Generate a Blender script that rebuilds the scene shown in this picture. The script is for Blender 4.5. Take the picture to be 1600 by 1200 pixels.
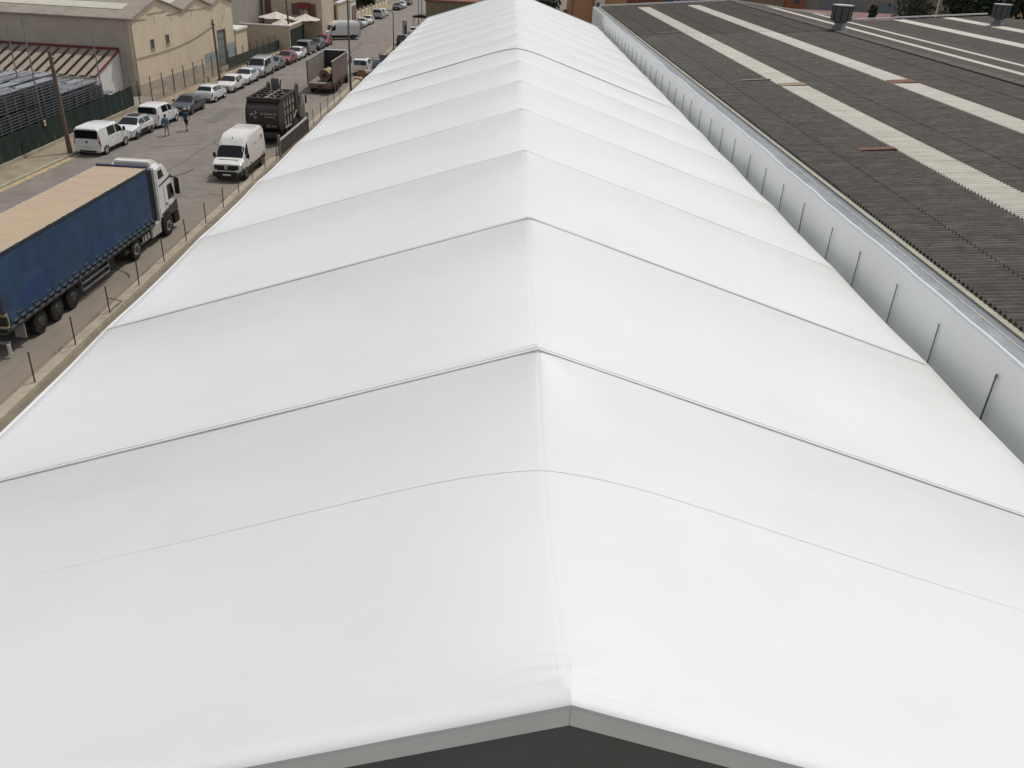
import bpy, bmesh, math, random
from mathutils import Vector, Matrix, noise
random.seed(7)
for o in list(bpy.data.objects): bpy.data.objects.remove(o)
S = bpy.context.scene; C = S.collection
R = math.radians
# ------------------------------------------------------------------ camera
CAM = Vector((-0.5069, -3.5013, 15.1296))
cd = bpy.data.cameras.new('camera'); cam = bpy.data.objects.new('camera', cd); C.objects.link(cam)
rt = Vector((0.99881, -0.00203, 0.04864)); up = Vector((-0.04206, 0.46695, 0.88328)); fw = Vector((0.02451, 0.88428, -0.46631))
m = Matrix((rt, up, -fw)).transposed().to_4x4(); m.translation = CAM
cam.matrix_world = m
cd.sensor_width = 36; cd.lens = 1320.86 / 1600 * 36; cd.clip_start = 0.05; cd.clip_end = 6000
S.camera = cam
# ------------------------------------------------------------------ light
sund = Vector((0.345, 0.36, 1.0)).normalized()          # towards the sun
W = bpy.data.worlds.new('World'); S.world = W; W.use_nodes = True
nt = W.node_tree; bg = nt.nodes['Background']
sky = nt.nodes.new('ShaderNodeTexSky'); sky.sky_type = 'NISHITA'; sky.sun_disc = False
sky.sun_elevation = math.asin(sund.z); sky.sun_rotation = math.atan2(sund.x, sund.y)
sky.air_density = 1.0; sky.dust_density = 2.0; sky.altitude = 50
hs = nt.nodes.new('ShaderNodeHueSaturation'); hs.inputs['Saturation'].default_value = 0.25      # hazy summer sky, camera balanced to it
nt.links.new(sky.outputs[0], hs.inputs['Color']); nt.links.new(hs.outputs[0], bg.inputs[0]); bg.inputs[1].default_value = 0.128
sl = bpy.data.lights.new('sun', 'SUN'); sl.energy = 2.12; sl.angle = R(0.53); sl.color = (1.0, 0.965, 0.915)
so = bpy.data.objects.new('sun', sl); C.objects.link(so)
so.rotation_euler = (-sund).to_track_quat('-Z', 'Y').to_euler()
S.view_settings.view_transform = 'Standard'; S.view_settings.look = 'None'
S.view_settings.exposure = -0.13; S.view_settings.gamma = 1.0; S.view_settings.use_curve_mapping = False
S.render.engine = 'CYCLES'
# ------------------------------------------------------------------ materials
MATS = {}
def mat(name, col, rough=0.6, metal=0.0, var=0.12, scale=3.0, bump=0.0, bscale=60.0, col2=None, c2scale=0.5, c2lo=0.5, c2hi=0.7,
        coat=0.0, trans=0.0, world=True, stretch=(1, 1, 1), spec=0.5):
    if name in MATS: return MATS[name]
    M = bpy.data.materials.new(name); M.use_nodes = True; t = M.node_tree; n = t.nodes; L = t.links
    b = n['Principled BSDF']
    if world: src = n.new('ShaderNodeNewGeometry').outputs['Position']
    else: src = n.new('ShaderNodeTexCoord').outputs['Object']
    mp = n.new('ShaderNodeMapping'); mp.inputs['Scale'].default_value = stretch; L.new(src, mp.inputs[0])
    nz = n.new('ShaderNodeTexNoise'); nz.inputs['Scale'].default_value = scale; nz.inputs['Detail'].default_value = 6
    nz.inputs['Roughness'].default_value = 0.62; L.new(mp.outputs[0], nz.inputs['Vector'])
    rp = n.new('ShaderNodeMapRange'); rp.inputs['From Min'].default_value = 0.3; rp.inputs['From Max'].default_value = 0.7
    rp.inputs['To Min'].default_value = 1 - var; rp.inputs['To Max'].default_value = 1 + var; L.new(nz.outputs['Fac'], rp.inputs[0])
    base = n.new('ShaderNodeRGB'); base.outputs[0].default_value = (*col, 1); cur = base.outputs[0]
    if col2 is not None:
        n2 = n.new('ShaderNodeTexNoise'); n2.inputs['Scale'].default_value = c2scale; n2.inputs['Detail'].default_value = 7
        n2.inputs['Roughness'].default_value = 0.65; L.new(mp.outputs[0], n2.inputs['Vector'])
        r2 = n.new('ShaderNodeMapRange'); r2.inputs['From Min'].default_value = c2lo; r2.inputs['From Max'].default_value = c2hi
        L.new(n2.outputs['Fac'], r2.inputs[0])
        mx = n.new('ShaderNodeMix'); mx.data_type = 'RGBA'; L.new(r2.outputs[0], mx.inputs['Factor']); L.new(cur, mx.inputs['A'])
        mx.inputs['B'].default_value = (*col2, 1); cur = mx.outputs['Result']
    vm = n.new('ShaderNodeVectorMath'); vm.operation = 'SCALE'; L.new(cur, vm.inputs[0]); L.new(rp.outputs[0], vm.inputs['Scale'])
    L.new(vm.outputs[0], b.inputs['Base Color'])
    b.inputs['Roughness'].default_value = rough; b.inputs['Metallic'].default_value = metal
    b.inputs['Specular IOR Level'].default_value = spec
    if coat: b.inputs['Coat Weight'].default_value = coat; b.inputs['Coat Roughness'].default_value = 0.08
    if trans: b.inputs['Transmission Weight'].default_value = trans
    if bump:
        nb = n.new('ShaderNodeTexNoise'); nb.inputs['Scale'].default_value = bscale; nb.inputs['Detail'].default_value = 4
        L.new(mp.outputs[0], nb.inputs['Vector'])
        bp = n.new('ShaderNodeBump'); bp.inputs['Strength'].default_value = bump; bp.inputs['Distance'].default_value = 0.02
        L.new(nb.outputs['Fac'], bp.inputs['Height']); L.new(bp.outputs[0], b.inputs['Normal'])
    MATS[name] = M; return M
def paint(name, col, rough=0.3): return mat(name, col, rough, var=0.06, scale=2.0, coat=0.5, world=False)
asphalt = mat('asphalt', (0.198, 0.174, 0.150), 0.88, var=0.15, scale=0.9, bump=0.3, bscale=25, col2=(0.245, 0.216, 0.184), c2scale=0.22, c2lo=0.44, c2hi=0.7)
dust_asphalt = mat('dusty_asphalt', (0.185, 0.158, 0.122), 0.92, var=0.16, scale=1.4, bump=0.3, bscale=20, col2=(0.27, 0.222, 0.16), c2scale=0.5, c2lo=0.42, c2hi=0.66)
def edge_dust(M, x0, x1, col):
    t = M.node_tree; n = t.nodes; L = t.links; b = n['Principled BSDF']; old = b.inputs['Base Color'].links[0].from_socket
    g = n.new('ShaderNodeNewGeometry'); sp = n.new('ShaderNodeSeparateXYZ'); L.new(g.outputs['Position'], sp.inputs[0])
    nz = n.new('ShaderNodeTexNoise'); nz.inputs['Scale'].default_value = 0.55; nz.inputs['Detail'].default_value = 8; nz.inputs['Roughness'].default_value = 0.7; L.new(g.outputs['Position'], nz.inputs['Vector'])
    a = n.new('ShaderNodeMath'); a.operation = 'MULTIPLY_ADD'; L.new(nz.outputs['Fac'], a.inputs[0]); a.inputs[1].default_value = 7.0; L.new(sp.outputs['X'], a.inputs[2])
    mr = n.new('ShaderNodeMapRange'); mr.interpolation_type = 'SMOOTHSTEP'; mr.inputs['From Min'].default_value = x0 + 3.5; mr.inputs['From Max'].default_value = x1 + 3.5; L.new(a.outputs[0], mr.inputs[0])
    m2 = n.new('ShaderNodeMath'); m2.operation = 'MULTIPLY'; m2.inputs[1].default_value = 0.75; L.new(mr.outputs[0], m2.inputs[0])
    mx = n.new('ShaderNodeMix'); mx.data_type = 'RGBA'; L.new(m2.outputs[0], mx.inputs['Factor']); L.new(old, mx.inputs['A']); mx.inputs['B'].default_value = (*col, 1)
    L.new(mx.outputs['Result'], b.inputs['Base Color'])
edge_dust(asphalt, -20.2, -16.8, (0.25, 0.205, 0.15))
patchm = mat('asphalt_patch', (0.165, 0.147, 0.129), 0.9, var=0.18, scale=1.5, bump=0.3, bscale=30)
dirt = mat('dirt', (0.20, 0.165, 0.118), 0.95, var=0.2, scale=1.1, bump=0.5, bscale=12, col2=(0.28, 0.235, 0.17), c2scale=0.3)
sand = mat('sandy_ground', (0.30, 0.245, 0.175), 0.95, var=0.18, scale=1.2, bump=0.5, bscale=12, col2=(0.22, 0.185, 0.13), c2scale=0.5)
concrete = mat('concrete', (0.40, 0.345, 0.26), 0.9, var=0.14, scale=2.5, bump=0.3, bscale=30, col2=(0.30, 0.26, 0.20), c2scale=0.8)
yellow = mat('yellow_paint', (0.46, 0.36, 0.18), 0.8, var=0.12, scale=5, col2=(0.24, 0.20, 0.13), c2scale=3.0, c2lo=0.52, c2hi=0.62)
whiteline = mat('worn_white_paint', (0.36, 0.34, 0.30), 0.8, var=0.1, scale=5, col2=(0.17, 0.15, 0.13), c2scale=4.0, c2lo=0.45, c2hi=0.6)
pvc = mat('white_pvc', (0.755, 0.76, 0.762), 0.45, var=0.018, scale=0.6, bump=0.02, bscale=7, col2=(0.735, 0.725, 0.70), c2scale=0.45, c2lo=0.52, c2hi=0.8, spec=0.4)
def soil_and_sag_shade(M):  # soil at ribs and eaves, plus sag shade painted into the membrane colour
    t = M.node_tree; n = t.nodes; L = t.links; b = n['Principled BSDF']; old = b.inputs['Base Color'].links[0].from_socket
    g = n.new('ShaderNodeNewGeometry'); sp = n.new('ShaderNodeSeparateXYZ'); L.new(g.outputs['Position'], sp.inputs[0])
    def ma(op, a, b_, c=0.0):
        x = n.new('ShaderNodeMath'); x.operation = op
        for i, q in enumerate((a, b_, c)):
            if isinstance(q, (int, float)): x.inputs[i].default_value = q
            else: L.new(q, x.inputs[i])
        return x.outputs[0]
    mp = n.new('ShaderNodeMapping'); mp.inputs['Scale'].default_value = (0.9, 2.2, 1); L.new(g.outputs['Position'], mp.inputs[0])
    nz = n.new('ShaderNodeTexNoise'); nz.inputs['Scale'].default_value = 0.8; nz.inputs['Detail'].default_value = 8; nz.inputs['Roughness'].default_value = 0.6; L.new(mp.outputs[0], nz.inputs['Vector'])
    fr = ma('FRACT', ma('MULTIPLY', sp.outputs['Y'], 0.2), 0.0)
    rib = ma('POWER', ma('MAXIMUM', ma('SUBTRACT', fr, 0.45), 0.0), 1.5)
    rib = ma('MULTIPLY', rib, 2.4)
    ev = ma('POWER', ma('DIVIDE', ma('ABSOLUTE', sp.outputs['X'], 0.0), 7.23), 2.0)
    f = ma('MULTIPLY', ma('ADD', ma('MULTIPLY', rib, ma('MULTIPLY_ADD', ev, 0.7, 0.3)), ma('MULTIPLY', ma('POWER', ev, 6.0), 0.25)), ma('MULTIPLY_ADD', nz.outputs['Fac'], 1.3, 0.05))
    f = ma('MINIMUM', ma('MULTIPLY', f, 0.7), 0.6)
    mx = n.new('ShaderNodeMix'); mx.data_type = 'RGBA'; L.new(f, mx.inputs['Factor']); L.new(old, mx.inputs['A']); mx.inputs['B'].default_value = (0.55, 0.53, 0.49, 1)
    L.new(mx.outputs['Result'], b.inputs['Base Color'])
soil_and_sag_shade(pvc)
pvcwall = mat('wall_pvc', (0.84, 0.855, 0.835), 0.5, var=0.03, scale=0.5, bump=0.03, bscale=3, spec=0.35)
pvcroll = mat('pvc_fold', (0.72, 0.74, 0.77), 0.5, var=0.05, scale=2)
alu = mat('aluminium', (0.62, 0.63, 0.63), 0.42, 0.35, var=0.06, scale=4)
alud = mat('grey_aluminium', (0.80, 0.85, 0.83), 0.5, 0.0, var=0.04, scale=3)
rubber = mat('rubber_gasket', (0.55, 0.55, 0.54), 0.8, var=0.1)
seamc = mat('seam_grey', (0.50, 0.50, 0.49), 0.7, var=0.1)
gablec = mat('dark_gable', (0.13, 0.135, 0.135), 0.6, var=0.12, scale=0.8, col2=(0.10, 0.092, 0.082), c2scale=0.4)
zinc = mat('zinc_flashing', (0.265, 0.28, 0.295), 0.45, 0.2, var=0.12, scale=2.5, col2=(0.35, 0.365, 0.38), c2scale=1.2)
zincd = mat('zinc_dark', (0.18, 0.195, 0.215), 0.5, 0.2, var=0.15, scale=2.5)
crumb = mat('old_sealant', (0.60, 0.60, 0.52), 0.9, var=0.25, scale=9, bump=0.6, bscale=30)
capm = mat('beige_cap', (0.40, 0.385, 0.30), 0.8, var=0.10, scale=2, col2=(0.33, 0.31, 0.24), c2scale=0.7)
fibre = mat('fibre_cement', (0.124, 0.113, 0.101), 0.95, var=0.32, scale=7, bump=0.5, bscale=45, col2=(0.165, 0.152, 0.136), c2scale=1.6, c2lo=0.45, c2hi=0.75, stretch=(0.35, 1.6, 1), spec=0.2)
fibre2 = mat('fibre_cement_brownish', (0.125, 0.110, 0.096), 0.95, var=0.32, scale=5, col2=(0.150, 0.133, 0.116), c2scale=1.2, stretch=(0.3, 1.6, 1), spec=0.2)
skyl = mat('skylight_sheet', (0.54, 0.51, 0.43), 0.6, var=0.14, scale=2.5, col2=(0.45, 0.42, 0.35), c2scale=1.0, stretch=(0.4, 1, 1))
terra = mat('terracotta_sheet', (0.26, 0.14, 0.10), 0.85, var=0.15, scale=4)
terral = mat('faded_orange_sheet', (0.44, 0.33, 0.25), 0.8, var=0.2, scale=5)
tanw = mat('tan_wall', (0.65, 0.545, 0.39), 0.9, var=0.06, scale=1.0, bump=0.1, bscale=20, col2=(0.53, 0.45, 0.335), c2scale=0.35, c2lo=0.5, c2hi=0.72, stretch=(1, 1, 0.5))
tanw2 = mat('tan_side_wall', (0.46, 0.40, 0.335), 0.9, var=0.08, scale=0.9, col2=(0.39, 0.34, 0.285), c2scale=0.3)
trimc = mat('weathered_trim', (0.30, 0.25, 0.18), 0.9, var=0.15)
roofgrey = mat('grey_roof', (0.30, 0.26, 0.215), 0.9, var=0.12, scale=1.5, col2=(0.24, 0.21, 0.175), c2scale=0.5)
creamw = mat('cream_wall', (0.52, 0.44, 0.33), 0.9, var=0.08, scale=1.0)
greyw = mat('grey_wall', (0.30, 0.275, 0.24), 0.9, var=0.1, scale=0.8)
bluew = mat('blue_grey_paint', (0.30, 0.33, 0.34), 0.8, var=0.1, scale=1.0)
redm = mat('red_fascia', (0.17, 0.022, 0.026), 0.6, var=0.15, scale=2)
redbrick = mat('red_brick', (0.20, 0.085, 0.06), 0.9, var=0.15, scale=6)
orangew = mat('ochre_wall', (0.46, 0.255, 0.125), 0.9, var=0.08, scale=1.2)
olivew = mat('olive_wall', (0.20, 0.165, 0.105), 0.9, var=0.08, scale=1)
brownw = mat('brown_wall', (0.27, 0.20, 0.14), 0.9, var=0.1, scale=1)
whitew = mat('white_wall', (0.68, 0.66, 0.62), 0.85, var=0.06, scale=1)
leanm = mat('leanto_sheet', (0.33, 0.275, 0.21), 0.8, var=0.12, scale=2)
galv = mat('galvanised_steel', (0.21, 0.215, 0.22), 0.5, 0.4, var=0.25, scale=3, world=False)
galvd = mat('dull_galvanised', (0.25, 0.275, 0.30), 0.55, 0.5, var=0.25, scale=3)
greenm = mat('green_screen', (0.006, 0.020, 0.012), 0.9, var=0.25, scale=2.0, bump=0.2, bscale=8)
steel = mat('dark_steel', (0.07, 0.065, 0.06), 0.6, 0.4, var=0.2, scale=4)
rustp = mat('rusty_post', (0.12, 0.09, 0.07), 0.8, 0.2, var=0.3, scale=8)
wood = mat('pole_wood', (0.15, 0.115, 0.085), 0.9, var=0.25, scale=4, stretch=(6, 6, 0.5), bump=0.4, bscale=8)
lampg = mat('lamp_steel', (0.13, 0.13, 0.125), 0.5, 0.4, var=0.1)
black = mat('black_plastic', (0.010, 0.010, 0.011), 0.55, var=0.15, world=False)
tyre = mat('tyre_rubber', (0.014, 0.0135, 0.013), 0.9, var=0.2, scale=10, world=False)
rimm = mat('rim_metal', (0.42, 0.42, 0.43), 0.35, 0.7, var=0.1, world=False)
rimd = mat('dusty_rim', (0.06, 0.055, 0.05), 0.7, 0.3, var=0.2, world=False)
glass = mat('dark_glass', (0.008, 0.010, 0.012), 0.05, var=0.1, world=False, spec=0.4)
glasst = mat('teal_glass', (0.03, 0.055, 0.06), 0.08, var=0.1, world=False, spec=0.8)
headm = mat('headlight_glass', (0.50, 0.51, 0.52), 0.12, 0.2, var=0.1, world=False)
tailm = mat('tail_light', (0.30, 0.012, 0.014), 0.2, var=0.1, world=False)
platem = mat('plate_white', (0.62, 0.62, 0.60), 0.5, var=0.05, world=False)
chrome = mat('chrome', (0.6, 0.6, 0.6), 0.2, 0.9, var=0.05, world=False)
wht = paint('white_paint', (0.72, 0.72, 0.71)); wht2 = paint('warm_white_paint', (0.74, 0.72, 0.68)); silver = mat('silver_paint', (0.42, 0.43, 0.45), 0.3, 0.4, var=0.06, coat=0.5, world=False)
darkb = paint('dark_blue_grey_paint', (0.030, 0.036, 0.046)); greygreen = paint('grey_green_paint', (0.10, 0.115, 0.12)); redp = paint('red_paint', (0.25, 0.016, 0.019))
navy = paint('navy_paint', (0.03, 0.045, 0.075)); greyp = paint('grey_paint', (0.17, 0.175, 0.18))
brownp = mat('brown_truck_paint', (0.038, 0.027, 0.023), 0.5, var=0.25, scale=2.5, col2=(0.062, 0.048, 0.041), c2scale=1.5, world=False)
browngrid = mat('pale_truck_panel', (0.34, 0.31, 0.27), 0.7, var=0.2, scale=2, world=False)
browncur = mat('brown_curtain', (0.150, 0.105, 0.090), 0.75, var=0.12, scale=1.5, world=False, stretch=(1, 4, 0.3))
brownin = mat('trailer_inside', (0.21, 0.185, 0.15), 0.8, var=0.15, scale=1.5, world=False)
darkin = mat('dark_bulkhead', (0.035, 0.042, 0.045), 0.7, var=0.2, world=False)
paper = mat('kraft_paper', (0.48, 0.35, 0.20), 0.8, var=0.08, scale=2, world=False)
beigeroof = mat('beige_tarpaulin', (0.45, 0.345, 0.23), 0.75, var=0.07, scale=1.1, col2=(0.44, 0.315, 0.205), c2scale=0.9, stretch=(0.5, 2.0, 1), world=False)
skin = mat('skin', (0.42, 0.26, 0.18), 0.6, var=0.08, world=False)
cloths = {k: mat('cloth_' + k, c, 0.85, var=0.12, scale=12, world=False) for k, c in dict(blue=(0.05, 0.16, 0.30), pale=(0.20, 0.30, 0.40), teal=(0.05, 0.17, 0.20), navy=(0.02, 0.025, 0.05), taupe=(0.20, 0.165, 0.15), straw=(0.55, 0.42, 0.22), dark=(0.02, 0.018, 0.016)).items()}
leafd = mat('dark_foliage', (0.018, 0.030, 0.013), 0.8, var=0.35, scale=1.5)
leafg = mat('green_foliage', (0.045, 0.075, 0.022), 0.8, var=0.35, scale=1.5)
leaft = mat('grey_foliage', (0.05, 0.068, 0.035), 0.8, var=0.35, scale=1.5)
grassm = mat('dry_grass', (0.22, 0.20, 0.09), 0.9, var=0.3, scale=3)
bark = mat('bark', (0.09, 0.07, 0.05), 0.9, var=0.2)
purple = mat('purple_blue_sign', (0.06, 0.055, 0.20), 0.5, var=0.06)
parasolm = mat('parasol_canvas', (0.62, 0.58, 0.50), 0.8, var=0.06)
roseroof = mat('rose_roof', (0.22, 0.11, 0.095), 0.85, var=0.15, scale=2)
# blue curtain: faded blue with darker clean areas where old lettering sheets were removed
def curtain_mat():
    M = bpy.data.materials.new('blue_curtain'); M.use_nodes = True; t = M.node_tree; n = t.nodes; L = t.links; b = n['Principled BSDF']
    tc = n.new('ShaderNodeTexCoord'); sp = n.new('ShaderNodeSeparateXYZ'); L.new(tc.outputs['Object'], sp.inputs[0])
    nz = n.new('ShaderNodeTexNoise'); nz.inputs['Scale'].default_value = 1.3; nz.inputs['Detail'].default_value = 6; L.new(tc.outputs['Object'], nz.inputs[0])
    def ma(op, a, b_, c=None):
        x = n.new('ShaderNodeMath'); x.operation = op
        for i, q in enumerate((a, b_, c)):
            if q is None: continue
            if isinstance(q, (int, float)): x.inputs[i].default_value = q
            else: L.new(q, x.inputs[i])
        return x.outputs[0]
    def blob(y0, y1, z0, z1, shear):
        yy = ma('SUBTRACT', sp.outputs['Y'], ma('MULTIPLY', sp.outputs['Z'], shear))
        yy = ma('ADD', yy, ma('MULTIPLY', ma('SUBTRACT', nz.outputs['Fac'], 0.5), 0.5))
        return ma('MULTIPLY', ma('MULTIPLY', ma('GREATER_THAN', yy, y0), ma('LESS_THAN', yy, y1)), ma('MULTIPLY', ma('GREATER_THAN', sp.outputs['Z'], z0), ma('LESS_THAN', sp.outputs['Z'], z1)))
    f = ma('ADD', blob(-7.9, -5.3, 1.25, 2.3, 0.55), blob(-13.2, -10.6, 1.25, 2.35, 0.4)); f = ma('MINIMUM', f, 1.0)
    mx = n.new('ShaderNodeMix'); mx.data_type = 'RGBA'; L.new(ma('MULTIPLY', f, 0.85), mx.inputs['Factor'])
    mx.inputs['A'].default_value = (0.026, 0.068, 0.145, 1); mx.inputs['B'].default_value = (0.018, 0.054, 0.155, 1)
    vm = n.new('ShaderNodeVectorMath'); vm.operation = 'SCALE'; L.new(mx.outputs['Result'], vm.inputs[0])
    mr = n.new('ShaderNodeMapRange'); mr.inputs['From Min'].default_value = 0.3; mr.inputs['From Max'].default_value = 0.7; mr.inputs['To Min'].default_value = 0.8; mr.inputs['To Max'].default_value = 1.2
    L.new(nz.outputs['Fac'], mr.inputs[0]); L.new(mr.outputs[0], vm.inputs['Scale']); L.new(vm.outputs[0], b.inputs['Base Color'])
    b.inputs['Roughness'].default_value = 0.5
    return M
curtainm = curtain_mat()
# ------------------------------------------------------------------ mesh helpers
class MB:
    def __init__(s): s.v = []; s.f = []
    def quad(s, *p):
        k = len(s.v); s.v += [tuple(q) for q in p]; s.f.append(tuple(range(k, k + len(p)))); return s
    def box(s, x0, x1, y0, y1, z0, z1):
        k = len(s.v); s.v += [(x, y, z) for z in (z0, z1) for y in (y0, y1) for x in (x0, x1)]
        s.f += [tuple(k + i for i in q) for q in ((0, 2, 3, 1), (4, 5, 7, 6), (0, 1, 5, 4), (2, 6, 7, 3), (0, 4, 6, 2), (1, 3, 7, 5))]; return s
    def prism(s, prof, a, b, ax='x'):      # profile of (y,z) for ax x, (x,z) for ax y, (x,y) for ax z
        k = len(s.v); n = len(prof)
        for t in (a, b):
            for p, q in prof: s.v.append((t, p, q) if ax == 'x' else (p, t, q) if ax == 'y' else (p, q, t))
        s.f += [tuple(range(k, k + n)), tuple(range(k + 2 * n - 1, k + n - 1, -1))]
        s.f += [(k + i, k + (i + 1) % n, k + n + (i + 1) % n, k + n + i) for i in range(n)]; return s
    def tube(s, pts, r, n=8, r2=None, cap=True):
        pts = [Vector(p) for p in pts]; N = len(pts); k0 = len(s.v)
        for i, p in enumerate(pts):
            d = (pts[min(i + 1, N - 1)] - pts[max(i - 1, 0)]).normalized()
            a = d.cross(Vector((0, 0, 1))) if abs(d.z) < 0.95 else d.cross(Vector((1, 0, 0))); a.normalize(); b = d.cross(a)
            rr = r if r2 is None else r + (r2 - r) * i / (N - 1)
            if isinstance(r, (list, tuple)): rr = r[i]
            for j in range(n):
                t = 2 * math.pi * j / n; s.v.append(tuple(p + (a * math.cos(t) + b * math.sin(t)) * rr))
        for i in range(N - 1):
            for j in range(n):
                q = k0 + i * n; s.f.append((q + j, q + (j + 1) % n, q + n + (j + 1) % n, q + n + j))
        if cap: s.f += [tuple(range(k0 + n - 1, k0 - 1, -1)), tuple(range(k0 + (N - 1) * n, k0 + N * n))]
        return s
    def lathe(s, prof, axis, o, n=20):    # prof (r, t) along axis ('x' or 'z') from origin o
        k = len(s.v); m_ = len(prof)
        for r_, t in prof:
            for j in range(n):
                a = 2 * math.pi * j / n
                s.v.append((o[0] + t, o[1] + r_ * math.cos(a), o[2] + r_ * math.sin(a)) if axis == 'x' else (o[0] + r_ * math.cos(a), o[1] + r_ * math.sin(a), o[2] + t))
        for i in range(m_ - 1):
            for j in range(n): s.f.append((k + i * n + j, k + i * n + (j + 1) % n, k + (i + 1) * n + (j + 1) % n, k + (i + 1) * n + j))
        s.f += [tuple(k + j for j in range(n - 1, -1, -1)), tuple(k + (m_ - 1) * n + j for j in range(n))]; return s
    def grid(s, fn, us, vs):
        k = len(s.v); nv = len(vs)
        for u in us:
            for v in vs: s.v.append(tuple(fn(u, v)))
        for i in range(len(us) - 1):
            for j in range(nv - 1): s.f.append((k + i * nv + j, k + (i + 1) * nv + j, k + (i + 1) * nv + j + 1, k + i * nv + j + 1))
        return s
    def ball(s, c, r, n=10, m_=7):
        if not isinstance(r, (list, tuple)): r = (r, r, r)
        return s.lathe_xyz(c, r, n, m_)
    def lathe_xyz(s, c, r, n, m_):
        k = len(s.v)
        for i in range(1, m_):
            a = math.pi * i / m_
            for j in range(n):
                b = 2 * math.pi * j / n; s.v.append((c[0] + r[0] * math.sin(a) * math.cos(b), c[1] + r[1] * math.sin(a) * math.sin(b), c[2] + r[2] * math.cos(a)))
        for i in range(m_ - 2):
            for j in range(n): s.f.append((k + i * n + j, k + (i + 1) * n + j, k + (i + 1) * n + (j + 1) % n, k + i * n + (j + 1) % n))
        s.f += [tuple(k + j for j in range(n)), tuple(k + (m_ - 2) * n + j for j in range(n - 1, -1, -1))]; return s
    def mesh(s, name, m_, bevel=0, smooth=True, ang=38, recalc=True):
        me = bpy.data.meshes.new(name); me.from_pydata(s.v, [], s.f)
        bm = bmesh.new(); bm.from_mesh(me)
        if recalc: bmesh.ops.recalc_face_normals(bm, faces=bm.faces)
        if bevel:
            ed = [e for e in bm.edges if len(e.link_faces) == 2 and e.calc_face_angle(0) > R(30)]
            bmesh.ops.bevel(bm, geom=ed, offset=bevel, segments=2, affect='EDGES', clamp_overlap=True)
        bm.to_mesh(me); bm.free()
        if m_: me.materials.append(m_)
        if smooth:
            me.polygons.foreach_set('use_smooth', [True] * len(me.polygons)); me.set_sharp_from_angle(angle=R(ang))
        return me
    def build(s, name, m_, parent=None, **k): return link(name, s.mesh(name, m_, **k), parent)
def link(name, me, parent=None, loc=None):
    o = bpy.data.objects.new(name, me); C.objects.link(o)
    if parent: o.parent = parent
    if loc: o.location = loc
    return o
def tag(o, label=None, cat=None, group=None, kind=None):
    if label: o['label'] = label
    if cat: o['category'] = cat
    if group: o['group'] = group
    if kind: o['kind'] = kind
    return o
def thing(name, label, cat, loc=(0, 0, 0), rz=0, group=None):
    o = bpy.data.objects.new(name, None); C.objects.link(o); o.location = loc; o.rotation_euler = (0, 0, rz)
    return tag(o, label, cat, group)
def struct(name, mb, m_, **k): return tag(mb.build(name, m_, **k), kind='structure')
def text(name, body, size, m_, parent, loc, rot, ext=0.004):
    cu = bpy.data.curves.new(name, 'FONT'); cu.body = body; cu.size = size; cu.extrude = ext; cu.align_x = 'CENTER'; cu.align_y = 'CENTER'
    t = bpy.data.objects.new(name + '_curve', cu); C.objects.link(t)
    me = bpy.data.meshes.new_from_object(t.evaluated_get(bpy.context.evaluated_depsgraph_get())); bpy.data.objects.remove(t)
    me.name = name; me.materials.clear(); me.materials.append(m_)
    o = link(name, me, parent, loc); o.rotation_euler = rot; return o
def ramp(a, b, n): return [a + (b - a) * i / n for i in range(n + 1)]

# ================================================================== SETTING
struct('ground', MB().quad((-2500, -2500, 0), (2500, -2500, 0), (2500, 2500, 0), (-2500, 2500, 0)), dirt)
XL = lambda y: -30.7 + 0.036 * (y - 57)           # left kerb line of the road
ys = ramp(-40, 330, 74)
struct('road', MB().grid(lambda y, t: (XL(y) + (-17.25 - XL(y)) * t, y, 0.02 + 0.05 * math.sin(math.pi * t)), ys, ramp(0, 1, 8)), asphalt)
for (a, b, c, d) in ((-23.4, -21.2, 44, 48.5), (-25.8, -24.6, 70, 77), (-22.6, -21.0, 104, 113), (-22.2, -21.6, 120, 133)):
    struct('road_repair', MB().grid(lambda y, t: (a + (b - a) * t + 0.1 * math.sin(y * 2), y, 0.078 + 0.0 * t), ramp(c, d, 12), ramp(0, 1, 2)), patchm)
# long tar joint along the carriageway
struct('tar_joint', MB().grid(lambda y, t: (-22.9 + 0.03 * (y - 57) + 0.05 * math.sin(y * 0.9) + 0.07 * t, y, 0.083), ramp(20, 120, 120), (0, 1)), patchm)
ck = MB()
for k in range(16):
    x, y = random.uniform(-24, -18.2), random.uniform(30, 75); a = random.uniform(0, 6.28); w_ = random.uniform(.012, .03)
    for q in range(random.randint(5, 14)):
        a += random.gauss(0, .24); l_ = random.uniform(.15, .5); nx, ny = x + l_ * math.cos(a), y + l_ * math.sin(a); px, py = -math.sin(a) * w_, math.cos(a) * w_
        if not -28 < nx < -17.7: break
        ck.quad((x - px, y - py, .082), (nx - px, ny - py, .082), (nx + px, ny + py, .082), (x + px, y + py, .082)); x, y = nx, ny
struct('road_cracks', ck, mat('crack_dark', (.07, .062, .054), .95), recalc=False)
struct('road_marking', MB().grid(lambda y, t: (XL(y) + 0.03 + 0.42 * t, y, 0.036), ramp(20, 56.8, 30), (0, 1)), yellow)
struct('kerb', MB().grid(lambda y, k: ((XL(y), y, 0.0), (XL(y), y, 0.14), (XL(y) - 0.18, y, 0.15), (XL(y) - 0.18, y, 0.0))[k], ys, (0, 1, 2, 3)), concrete, smooth=False)
struct('pavement', MB().grid(lambda y, t: (XL(y) - 0.18 - 2.4 * t, y, 0.13 + 0.03 * math.sin(y * 0.7 + t * 3) * t), ramp(-40, 330, 185), ramp(0, 1, 5)), sand)
struct('yard', MB().quad((-140, -20, 0.004), (-33.4, -20, 0.004), (-33.4, 81, 0.004), (-140, 81, 0.004)), mat('yard_concrete', (0.24, 0.22, 0.19), 0.9, var=0.15, scale=1))
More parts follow.
